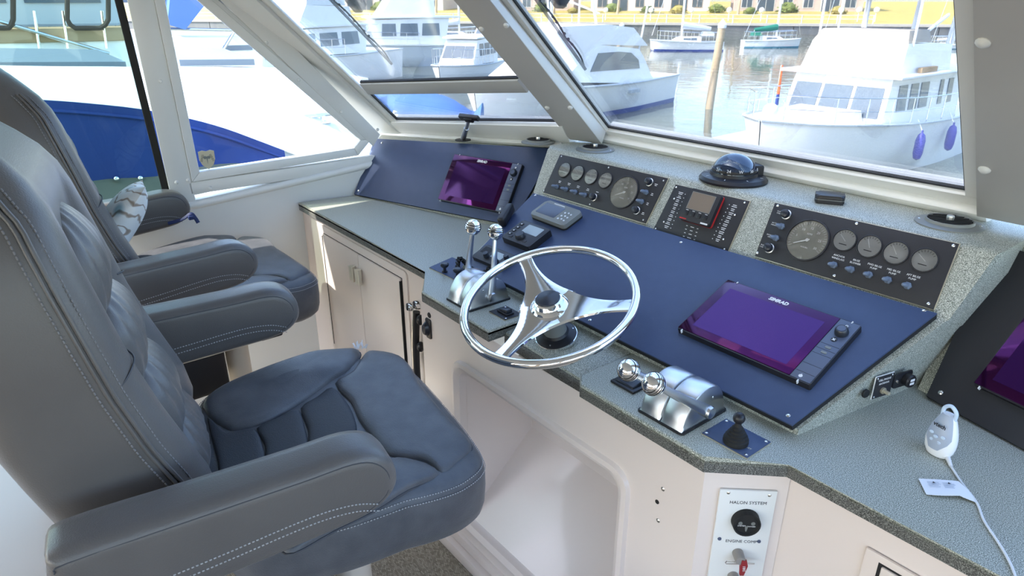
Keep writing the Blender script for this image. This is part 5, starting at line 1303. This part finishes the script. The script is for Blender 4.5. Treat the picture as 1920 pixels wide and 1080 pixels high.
# trawler, bow towards us, on the right
P_ = Z(1568, 183, WZ + 1.95); tv = V((-P_.x, -P_.y)).normalized(); lv = V((tv.y, -tv.x)); lv = lv if lv.dot(V((-.62, -.78))) > 0 else -lv
hd = tv * math.cos(rad(27)) + lv * math.sin(rad(27)); c = V((P_.x, P_.y)) - hd * 1.72
TW = boat('white trawler with three front windows and blue fenders, bow towards us', place(c, hd) @ Matrix.Scale(.86, 4), 11.6, 4.3, 1.55, name='trawler', bow=.5, sheer=.5)
h1, f1 = house(TW, [(-3.2, 1.5), (2.3, 1.5), (1.85, 2.95), (-3.2, 2.95)], 1.65, 1.55, name='deckhouse')
frontwin(h1, (2.3, 1.5), (1.85, 2.95), f1, ((-.9, -.36), (-.29, .29), (.36, .9)), .2)
for y0, y1 in ((.85, 1.45), (.1, .65), (-.65, -.05), (-1.75, -1.45), (-2.5, -2.1)): sidewin(h1, f1, [(y0, 1.95), (y1, 1.95), (y1 - .06, 2.72), (y0, 2.72)])
b = nb(); box(b, -1.95, 1.95, -4.2, 2.2, 2.95, 3.04, .03); obj('roof', b, 'boat_white', TW)
h2, f2 = house(TW, [(-1.9, 3.04), (1.6, 3.04), (1.25, 3.9), (-1.9, 3.8)], 1.6, 1.5, name='flybridge')
b = nb(); box(b, -.3, .3, 1.42, 1.50, 3.25, 3.5, .01); obj('hatch', b, 'boat_grey', h2)
b = nb(); box(b, -1.78, -1.66, -.5, .6, 3.045, 3.2); obj('teak_box', b, 'teak', TW)
b = nb(); hull8(b, [(-1.5, 1.25, 3.9), (1.5, 1.25, 3.9), (1.4, -.6, 3.9), (-1.4, -.6, 3.9)], [(-1.35, 1.0, 4.25), (1.35, 1.0, 4.25), (1.25, -.6, 4.25), (-1.25, -.6, 4.25)]); obj('tan_cover', b, 'tan_cover', TW)
b = nb(); hull8(b, [(-1.7, 1.0, 5.35), (1.7, 1.0, 5.35), (1.7, -2.2, 5.35), (-1.7, -2.2, 5.35)], [(-1.4, .7, 5.6), (1.4, .7, 5.6), (1.4, -1.9, 5.6), (-1.4, -1.9, 5.6)]); obj('bimini', b, 'canvas_light', TW)
b = nb()
for x in (-1.5, 1.5):
    for y in (.9, -1.9): cyl(b, (x, y, 3.8), (x, y, 5.4), .04, seg=8)
obj('bimini_frame', b, 'boat_white', TW)
b = nb(); cyl(b, (0, -2.4, 3.0), (0, -2.7, 8.5), .10, .06, 10); cyl(b, (-.9, -2.5, 5.9), (.9, -2.5, 5.9), .05, seg=8); cyl(b, (0, -2.5, 3.7), (0, -5.0, 4.6), .06, seg=8); obj('mast', b, 'boat_white', TW)
b = nb(); cyl(b, (1.35, -1.8, 3.0), (1.5, -2.1, 7.5), .05, seg=8); cyl(b, (-1.35, -1.8, 3.0), (-1.5, -2.1, 7.5), .05, seg=8); obj('antenna', b, 'boat_white', TW)
h3, f3 = house(TW, [(2.3, 1.5), (4.2, 1.6), (4.0, 1.95), (2.3, 2.0)], 1.15, 1.0, name='trunk_cabin')
b = nb(); ball(b, (0, 5.6, 2.2), .22, (1, 1, .9), 12); obj('windlass', b, 'boat_white', TW)
rails(TW, 11.6, 4.3, 1.55, -2, 5.7)
for sx, yy in ((-1, .9), (-1, -1.4)):
    b = nb(); lathe(b, [(0, -.42), (.10, -.36), (.14, -.2), (.14, .2), (.10, .36), (.03, .42), (.03, .5)], 14, T(sx * 2.3, yy, .95)); fo = obj('fender', b, 'fender', TW)
    b = nb(); cyl(b, (sx * 2.3, yy, 1.4), (sx * 2.1, yy, 1.75), .015, seg=6); obj('fender_line', b, 'boat_white', fo)
# sport fisher across the basin: stern to the right
ps, pb = Wt(1275, 192), Wt(1126, 217)
hd = V((pb.x - ps.x + .6, pb.y - ps.y)).normalized(); per = V((-hd.y, hd.x)); per = per if per.dot(V((ps.x, ps.y))) > 0 else -per
c = V((ps.x, ps.y)) + hd * 5.6 + per * 2.3
SFM = place(c, hd); SF = boat('white sport fishing boat with blue bottom stripe, stern beside the tall piling', SFM, 11.2, 4.8, 1.25, 'boat_blue', name='sport_fisher', sheer=.45, tr=.88)
SFi = SFM.inverted()
def sfl(px, py, side=-2.35):  # pixel onto the near side of the boat
    sg = -1 if (SFi @ EYE).x < 0 else 1
    n = SFM.col[0].to_3d(); p = PL(px, py, SFM @ V((sg * abs(side), 0, 0)), n); q = SFi @ p; return (q.y, q.z)
hp = [sfl(*q, 1.9) for q in ((1228, 156), (1212, 107), (1205, 92), (1128, 84), (1090, 150))]
hp = [hp[0], hp[1], hp[2], hp[3], (hp[4][0] + 1.2, hp[4][1])]
h1, f1 = house(SF, hp, 1.9, 1.7)
sidewin(h1, f1, [sfl(*q, 1.85) for q in ((1108, 135), (1200, 128), (1199, 112), (1187, 99), (1165, 97), (1126, 100))])
b = nb(); q0, q1 = sfl(1155, 130, 1.9), sfl(1140, 99, 1.9)
fp = [sfl(*q, 1.7) for q in ((1215, 86), (1190, 52), (1143, 46), (1055, 50), (1045, 62), (1100, 140), (1128, 84))]
h2, f2 = house(SF, [fp[0], fp[1], fp[2], fp[3], fp[4], (fp[5][0] + .3, fp[5][1]), fp[6]], 1.75, 1.65, name='flybridge')
b = nb(); zt0 = fp[2][1]
for y in (fp[2][0], fp[3][0]):
    for x in (-1.2, 1.2): cyl(b, (x, y, zt0 - .5), (x * .7, (fp[2][0] + fp[3][0]) / 2 + (y - fp[2][0]) * .4, zt0 + 5), .05, seg=8)
cyl(b, (-1.2, fp[2][0], zt0 + .4), (1.2, fp[3][0], zt0 + 1.8), .04, seg=6); cyl(b, (1.2, fp[2][0], zt0 + .4), (-1.2, fp[3][0], zt0 + 1.8), .04, seg=6)
cyl(b, (-1, fp[2][0], zt0 + 2), (1, fp[2][0], zt0 + 2), .04, seg=6); obj('tuna_tower', b, 'boat_white', SF)
b = nb(); cyl(b, (-1.6, fp[0][0] + .6, zt0 - 1.2), (-2.2, fp[0][0] - .5, zt0 + 7), .04, seg=6); cyl(b, (1.6, fp[0][0] + .6, zt0 - 1.2), (2.2, fp[0][0] - .5, zt0 + 7), .04, seg=6); obj('outrigger', b, 'boat_white', SF)
for dz in (0, .16):
    b = nb(); a, c_ = sfl(1182, 174 - dz * 20, 2.4), sfl(1200, 171 - dz * 20, 2.4); sg = -1 if (SFi @ EYE).x < 0 else 1
    box(b, min(sg * 2.3, sg * 2.42), max(sg * 2.3, sg * 2.42), min(a[0], c_[0]), max(a[0], c_[0]), a[1] - .03, a[1] + .03); obj('vent_slot', b, 'boat_grey', SF)
# sailing yachts moored along the wall
def sailboat(label, px0, px1, py, L, cover=None, mast=11, name='sailing_yacht', flip=False):
    a, b_ = Wt(px0, py), Wt(px1, py); hd = V(((a - b_).x, (a - b_).y)).normalized() * (-1 if flip else 1); c = (a + b_) / 2; L = (a - b_).length * 1.1
    S = boat(label, place((c.x, c.y), hd), L, L * .28, L * .12, 'boat_blue' if not flip else 'boat_teal', name=name)
    h, f = house(S, [(-L * .18, L * .115), (L * .2, L * .14), (L * .12, L * .185), (-L * .18, L * .19)], L * .09, L * .075, name='coachroof'); sidewin(h, f, [(-L * .12, L * .14), (L * .08, L * .15), (L * .06, L * .17), (-L * .12, L * .172)])
    b = nb(); cyl(b, (0, L * .08, L * .15), (0, L * .08, mast), .11, .09, 10); obj('mast', b, 'boat_white', S)
    b = nb(); cyl(b, (0, L * .08, L * .3), (0, -L * .32, L * .28), .08, seg=8); obj('boom', b, 'boat_white', S)
    if cover:
        b = nb(); tube(b, curve([(0, L * .08, L * .34), (0, -L * .1, L * .315), (0, -L * .32, L * .29)], 4), [.3, .3, .29, .28, .27, .25, .23, .2, .18], 10); obj('sail_cover', b, cover, S)
        b = nb(); hull8(b, [(-L * .1, -L * .2, L * .2), (L * .1, -L * .2, L * .2), (L * .09, -L * .36, L * .2), (-L * .09, -L * .36, L * .2)], [(-L * .07, -L * .22, L * .255), (L * .07, -L * .22, L * .255), (L * .07, -L * .35, L * .25), (-L * .07, -L * .35, L * .25)]); obj('dodger', b, cover, S)
    rails(S, L, L * .28, L * .12, -L * .45, L * .4, .8, 8)
    b = nb(); cyl(b, (0, L * .08, mast), (0, L * .5, L * .2), .015, seg=5); cyl(b, (0, L * .08, mast), (0, -L * .48, L * .18), .015, seg=5); obj('rigging', b, 'rail', S)
    return S
sailboat('white sailing yacht with pale awning left of the piling', 1226, 1346, 95, 9, 'boat_grey')
sailboat('white sailing yacht with green sail cover', 1396, 1492, 89, 9, 'green_cover', flip=True)
sailboat('small white sailing yacht behind the trawler flybridge', 1545, 1600, 78, 7, 'canvas_light')
sailboat('white sailing yacht seen past the trawler mast near the right window edge', 1745, 1800, 92, 8, None, flip=True)
# mooring piling
def piling(px, py, pt, label, r=.17, cap=True):
    p = Wt(px, py); zt_ = hz(*pt, p); P = thing('mooring_piling', label, 'piling', p, group='mooring pilings')
    lean = at(*pt, math.hypot(p.x, p.y)) - p
    b = nb(); tube(b, [V((0, 0, -1)), V((lean.x * .5, lean.y * .5, (zt_ - WZ) * .5)), V((lean.x, lean.y, zt_ - WZ))], [r * 1.05, r, r * .92], 14); obj('post', b, 'timber', P)
    if cap:
        b = nb(); lathe(b, [(r * 1.05, -.05), (r * 1.05, .08), (0, .32)], 14, T(lean.x, lean.y, zt_ - WZ)); obj('cap', b, 'boat_white', P)
piling(1328, 204, (1354, 50), 'tall timber mooring piling standing in open water'); piling(1160, 84, (1166, 48), 'piling in front of the seawall behind the sport fisher', .25)
# dock in front of the trawler
dk = [Wt(q[0], q[1]) + V((0, 0, 0)) for q in ((1290, 282), (1420, 240), (1455, 262), (1330, 312))]
DZ = WZ + .5; d0 = Z(1375, 275, DZ); DK = thing('floating_dock', 'sunlit concrete dock finger beside the trawler bow', 'dock', T(d0.x, d0.y, DZ)) ; ang = hd
e0, e1 = Z(1285, 268, DZ), Z(1440, 236, DZ); dd = (e1 - e0); ux = dd.normalized(); uy = V((ux.y, -ux.x, 0)); uy = uy if uy.dot(e0) < 0 else -uy
Lk = dd.length + 2.0
for k in range(9):
    b = nb(); a = e0 - d0 + ux * (Lk * k / 9 + .01) ; c_ = e0 - d0 + ux * (Lk * (k + 1) / 9 - .01); hull8(b, [a, c_, c_ + uy * 1.7, a + uy * 1.7], [p - V((0, 0, .12)) for p in (a, c_, c_ + uy * 1.7, a + uy * 1.7)]); obj('slab', b, 'concrete', DK)
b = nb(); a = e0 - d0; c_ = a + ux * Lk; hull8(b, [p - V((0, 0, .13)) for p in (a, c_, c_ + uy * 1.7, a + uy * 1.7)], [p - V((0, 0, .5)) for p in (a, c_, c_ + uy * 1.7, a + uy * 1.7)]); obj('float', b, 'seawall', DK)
e0 = Z(1660, 352, DZ); DK2 = thing('floating_dock', 'white dock edge below the trawler in the window corner', 'dock', T(e0.x, e0.y, DZ))
for k in range(6):
    b = nb(); box(b, -1.5 + k * 1.2, -.32 + k * 1.2, -2.4, -.4, -.4, 0, .01, M=RZ(20)); obj('slab', b, 'concrete', DK2)
# kayak-coloured flag on the trawler bow pole
fl = Wt(1440, 262); FGm = thing('flag_staff', 'slim staff with rolled orange and blue flag by the dock', 'flag', T(*Z(1448, 240, DZ)))
hgt = hz(1458, 122, Z(1448, 240, DZ)) - DZ; b = nb(); cyl(b, (0, 0, 0), (0, 0, hgt), .03, .02, 8); obj('staff', b, 'boat_white', FGm)
b = nb(); cyl(b, (.03, 0, hgt * .55), (.03, 0, hgt), .05, .03, 10); obj('orange_roll', b, 'orange', FGm)
b = nb(); cyl(b, (.03, 0, hgt * .38), (.03, 0, hgt * .55), .06, .05, 10); obj('blue_roll', b, 'boat_blue', FGm)
# ---- white cruisers seen through the port windscreen
def cruiser(label, px, py, L, head, fly=True, cov=None, hm='boat_white', up=1.0):
    p = Wt(px, py); S = boat(label, place((p.x, p.y), head), L, L * .3, L * .11, name='cabin_cruiser', hullmat=hm)
    z0 = L * .11
    h, f = house(S, [(-L * .25, z0), (L * .24, z0 * 1.1), (L * .12, z0 + 1.35 * up), (-L * .28, z0 + 1.45 * up)], L * .125, L * .11); frontwin(h, (L * .24, z0 * 1.1), (L * .12, z0 + 1.35 * up), f, ((-.9, -.34), (-.3, .3), (.34, .9)), .25)
    for a, c_ in ((-.22, -.12), (-.10, .0), (.02, .10)): sidewin(h, f, [(L * a, z0 + .5 * up), (L * c_, z0 + .5 * up), (L * (c_ - .008), z0 + 1.15 * up), (L * a, z0 + 1.15 * up)])
    b = nb(); box(b, -L * .125, L * .125, -L * .34, L * .16, z0 + 1.42 * up, z0 + 1.52 * up, .03); obj('roof', b, 'boat_white', S)
    if fly:
        h2, f2 = house(S, [(-L * .2, z0 + 1.52 * up), (L * .1, z0 + 1.52 * up), (L * .03, z0 + 2.5 * up), (-L * .2, z0 + 2.4 * up)], L * .115, L * .10, name='flybridge')
        b = nb(); hull8(b, [(-L * .1, L * .03, z0 + 2.5 * up), (L * .1, L * .03, z0 + 2.5 * up), (L * .1, -L * .18, z0 + 2.45 * up), (-L * .1, -L * .18, z0 + 2.45 * up)], [(-L * .09, -L * .01, z0 + 3.7 * up), (L * .09, -L * .01, z0 + 3.7 * up), (L * .09, -L * .18, z0 + 3.7 * up), (-L * .09, -L * .18, z0 + 3.7 * up)]); obj('enclosure', b, 'clear_vinyl', S)
        b = nb(); box(b, -L * .115, L * .115, -L * .24, L * .03, z0 + 3.7 * up, z0 + 3.8 * up, .03); obj('hardtop', b, 'boat_white', S)
    if cov:
        b = nb(); ball(b, (0, L * .36, z0 * 1.3), L * .09, (1.2, 1.6, .5), 16); obj('deck_cover', b, cov, S)
    rails(S, L, L * .3, L * .11, -L * .1, L * .46, .8, 8)
    return S
cruiser('big white motor yacht with overhanging flybridge deck at the left of the port windscreen', 560, 165, 15, (.45, -.9), True)
cruiser('grey-blue flybridge cruiser with clear enclosure behind the wiper', 745, 122, 13, (-.3, -.95), True, None, 'boat_grey', 1.25)
cruiser('small white cabin boat with square side windows left of the mullion', 880, 150, 8.5, (.55, -.83), False)
cruiser('white cabin boat tucked behind the small cabin boat near the seawall', 930, 105, 10, (.5, -.85), False)
sailboat('white sailing yacht with grey boom cover near the lawn, left of the mullion', 800, 905, 82, 9, 'boat_grey', flip=True)
# blue covered tender on the white foredeck, low in the port windscreen
tp = at(800, 200, 7.0); TD = thing('covered_tender', 'tender under a crumpled blue cover behind the vent window', 'boat', T(tp.x, tp.y, tp.z) @ RZ(51))
b = nb(); rows = []
for i in range(13):
    t = i / 12; x = -.60 + 1.15 * t; hgt = .26 * (math.sin(PI * min(1, .22 + t * .9)) ** .5 if t < .97 else .5)
    rows.append([V((x, .42 * math.cos(a) * (1 if i < 11 else .9), max(0, math.sin(a)) * hgt * (1 + .06 * math.sin(7 * a + 9 * t)) - (.16 if math.sin(a) <= .01 else .10))) for a in [PI * j / 14 for j in range(15)]])
surf(b, rows, caps=True); obj('cover', b, 'canvas_light', TD, smooth=60)
for x in (-.45, -.3):
    b = nb(); cyl(b, (x, -.43, -.16), (x + .06, -.43, .02), .02, seg=8); obj('chock', b, 'boat_white', TD)
# ---- the boat berthed alongside, filling the side windows
NX = -5.0; PX = V((1, 0, 0))
top = [(-160, 176), (-60, 180), (85, 187), (165, 193), (265, 204), (355, 222), (420, 240), (480, 262), (530, 281), (575, 298), (640, 325), (720, 365)]
C1 = [PL(*q, (NX, 0, 0), PX) for q in top]
NB = thing('neighbour_yacht', 'white yacht with blue canvas window cover berthed close alongside to port', 'boat', T(NX, 1.0, WZ), group='boats in the marina')
no = V((NX, 1.0, WZ))
bk_ = [(-160, 136), (-60, 134), (60, 132), (150, 130), (240, 127), (330, 125), (400, 124), (460, 125), (520, 127), (580, 131), (635, 137), (690, 146)]
back = [PL(*q, (NX - 1.5 + .4 * (i / 11) ** 2, 0, 0), PX) for i, q in enumerate(bk_)]
rows = []
for k in range(9):
    u = k / 8; rows.append([(C1[i].lerp(back[i], u) + V((0, 0, .10 * math.sin(PI * u) * (1 if i < 9 else .6))) - no) for i in range(12)])
b = nb(); surf(b, [curve(r, 3) for r in rows]); obj('coachroof', b, 'boat_offwhite', NB, smooth=70)
b = nb(); cc_ = curve([p - no for p in C1], 3); surf(b, [[p + V((-.03, 0, -.005)) for p in cc_], [V((-.05, p.y, min(p.z - .05, 1.9))) for p in cc_], [V((.25, p.y, .8)) for p in cc_], [V((.1, p.y, -.4)) for p in cc_]]); obj('hull_side', b, 'boat_offwhite', NB)
zc = PL(218, 338, (NX, 0, 0), PX).z - WZ
cv = [p for p in cc_ if p.z > zc + .03]
b = nb(); rows = []
for k in range(7):
    u = k / 6; rows.append([V((.03 + .012 * math.sin(p.y * 9 + u * 2) * u, p.y, p.z + (zc - p.z) * u)) for p in cv])
surf(b, rows); cvo = obj('window_canvas', b, 'canvas_blue', NB, smooth=60)
b = nb(); surf(b, [[V((.02, p.y, zc + .02)) for p in cv], [V((.30, p.y, zc - .25)) for p in cv], [V((.32, p.y, zc - 1.2)) for p in cv]]); obj('side_deck', b, 'deck_olive', NB)
b = nb(); tube(b, [p + V((.035, 0, -.06)) for p in cv], .012, 6); obj('hem', b, 'canvas_blue', cvo)
for q in ((-40, 336), (20, 336), (80, 336), (150, 336), (218, 335), (263, 334)):
    p = PL(*q, (NX + .05, 0, 0), PX) - no; b = nb(); ball(b, p, .02, seg=10); obj('snap', b, 'rail', cvo)
for (a, c_), mt in (((-60, 238), 'boat_glass'), ((338, 478), 'boat_glass')):
    P = [PL(a, 131 if a < 0 else 124, (NX - 1.3, 0, 0), PX), PL(c_, 128 if a < 0 else 122, (NX - 1.3, 0, 0), PX)]
    b = nb(); p0, p1 = P[0] - no, P[1] - no; hull8(b, [p0, p1, p1 + V((-.5, -.1, .07)), p0 + V((-.5, .1, .07))], [p + V((0, 0, .05)) for p in (p0, p1, p1 + V((-.5, -.1, .07)), p0 + V((-.5, .1, .07)))]); obj('deck_hatch', b, mt, NB)
p = PL(595, 240, (NX - .45, 0, 0), PX) - no + V((0, 0, .03)); b = nb(); box(b, p.x - .05, p.x + .05, p.y - .10, p.y + .10, p.z, p.z + .02, .005); cyl(b, p + V((0, -.14, .07)), p + V((0, .14, .07)), .016, seg=8); cyl(b, p + V((0, -.05, 0)), p + V((0, -.05, .07)), .014, seg=8); cyl(b, p + V((0, .05, 0)), p + V((0, .05, .07)), .014, seg=8); obj('cleat', b, 'rail', NB)
# boat beyond it: white hull, dark rubbing strake, looped rails, slanting blue awning
q0, q1 = at(-150, 120, 11.5), at(520, 120, 11.5); dx = (q1 - q0); dx.z = 0; Lb = dx.length; ux = dx.normalized()
BY = thing('white_ketch', 'white boat with dark strake and looped rails beyond the neighbouring yacht', 'boat', frame(V((q0.x, q0.y, WZ)), ux, (0, 0, 1)), group='boats in the marina')
Bi = BY.matrix_world.inverted() if False else frame(V((q0.x, q0.y, WZ)), ux, (0, 0, 1)).inverted()
FBY = Bi.inverted()
def bl_(px, py): p = uv(FBY, px, py); return p.x, p.y
y0_, y1_, y2_ = bl_(100, 125)[1], bl_(100, 76)[1], bl_(100, 52)[1]
b = nb(); prism(b, [(-3, -.3), (Lb - 1.2, -.3), (Lb - .4, y1_ * .6), (Lb - .1, y1_), (-3, y1_ + .1)], -3, 0, .05); obj('hull', b, 'boat_white', BY)
b = nb(); box(b, -3, bl_(235, 70)[0], y1_ - .02, y2_, -.3, .05, .02); obj('rubbing_strake', b, 'teak', BY)
x3 = bl_(420, 95); x4 = bl_(472, 84); b = nb(); box(b, x3[0], x4[0], x3[1], x4[1], -.05, .02); obj('port_light', b, 'boat_glass', BY)
b = nb(); box(b, -3, Lb * .55, y2_, y2_ + 2.2, -2.6, -.6, .1); cbn = obj('cabin', b, 'boat_grey', BY)
for k in range(5):
    b = nb(); x = -1 + k * 1.1; box(b, x, x + .9, y2_ + .3, y2_ + 1.3, -.62, -.57); obj('window_pane', b, 'boat_glass', cbn)
b = nb(); r0, r1 = bl_(-100, 10), bl_(205, 100); tube(b, [V((r0[0], r0[1], .1)), V((r1[0], r1[1], .1))], .025, 8)
r0, r1 = bl_(318, 54), bl_(500, 58); tube(b, [V((r0[0], r0[1], .1)), V((r1[0], r1[1], .1))], .022, 8); r0, r1 = bl_(410, 104), bl_(440, 55); tube(b, [V((r0[0], r0[1], .1)), V((r1[0], r1[1], .1))], .022, 8)
for px_ in (75, 128, 200): r0, r1 = bl_(px_, 90), bl_(px_ - 10, 20); tube(b, [V((r0[0], r0[1], .1)), V((r1[0], r1[1], .1))], .02, 8)
obj('rail', b, 'rail', BY)
for cx_, w_ in ((165, 38), (5, 22)):
    b = nb(); pts = []
    for j in range(24):
        a = 2 * PI * j / 24; px_ = cx_ + w_ * max(-1, min(1, 1.2 * math.cos(a))); py_ = 12 + 40 * max(-1, min(1, 1.2 * math.sin(a))) - (20 if False else 0); p = bl_(px_, py_); pts.append(V((p[0], p[1], .15)))
    tube(b, pts, .03, 8, True); obj('fender_hoop', b, 'rubber', BY)
b = nb(); a_, c_, d_ = bl_(312, 45), bl_(345, 55), bl_(420, -40); e_ = bl_(320, -40); hull8(b, [(a_[0], a_[1], .2), (c_[0], c_[1], .2), (d_[0], d_[1], .2), (e_[0], e_[1], .2)], [(a_[0], a_[1], -.6), (c_[0], c_[1], -.6), (d_[0], d_[1], -.6), (e_[0], e_[1], -.6)]); obj('awning', b, 'canvas_light', BY)
# ---- windscreen wipers on the outside of the glass
def wiper(label, M, tip, top_, arm, armtop):
    P = thing('windscreen_wiper', label, 'wiper', M, group='windscreen wipers')
    h = -.012
    a, c_ = V(uv(M, *tip)[:2]), V(uv(M, *top_)[:2]); d = (c_ - a)
    g = lambda u, off=0, hh=h: V((a.x + d.x * u - d.y / d.length * off, a.y + d.y * u + d.x / d.length * off, hh))
    b = nb(); tube(b, [g(u / 10, 0, h) for u in range(-0, 16)], .005, 6); obj('blade_rubber', b, 'rubber', P)
    sgn = 1
    for u0, u1 in ((.05, .45), (.40, .95), (.9, 1.45)):
        b = nb(); tube(b, curve([g(u0, 0, h - .004), g(u0 + (u1 - u0) * .3, -.007, h - .008), g(u0 + (u1 - u0) * .7, -.008, h - .008), g(u1, -.003, h - .004)], 4), .0028, 6); obj('yoke', b, 'plastic_black', P)
    b = nb()
    for k in range(14): u = .35 + k * .075; p = g(u, -.010, h - .006); lathe(b, [(.0045, -.002), (.0045, .002), (.0025, .002), (.0025, -.002)], 8, T(*p))
    obj('bridge_links', b, 'plastic_black', P)
    p = V(uv(M, *arm)[:2]); q = V(uv(M, *armtop)[:2]); b = nb(); box(b, p.x - .02, p.x + .02, p.y - .03, p.y + .03, -.06, -.02, .006); obj('arm_clip', b, 'plastic_black', P)
    b = nb(); e = p + (q - p) * 3; tube(b, [V((p.x, p.y, -.045)), V((e.x, e.y, -.05))], .011, 8); tube(b, [V((p.x + .03, p.y, -.045)), V((e.x + .05, e.y, -.05))], .008, 8); obj('arm', b, 'plastic_black', P)
wiper('black wiper across the port windscreen', FW, (732, 125), (612, 0), (657, 22), (645, 0))
wiper('black wiper across the centre windscreen', FC, (1094, 136), (997, 0), (1032, 14), (1020, -10))
bpy.context.view_layer.update()
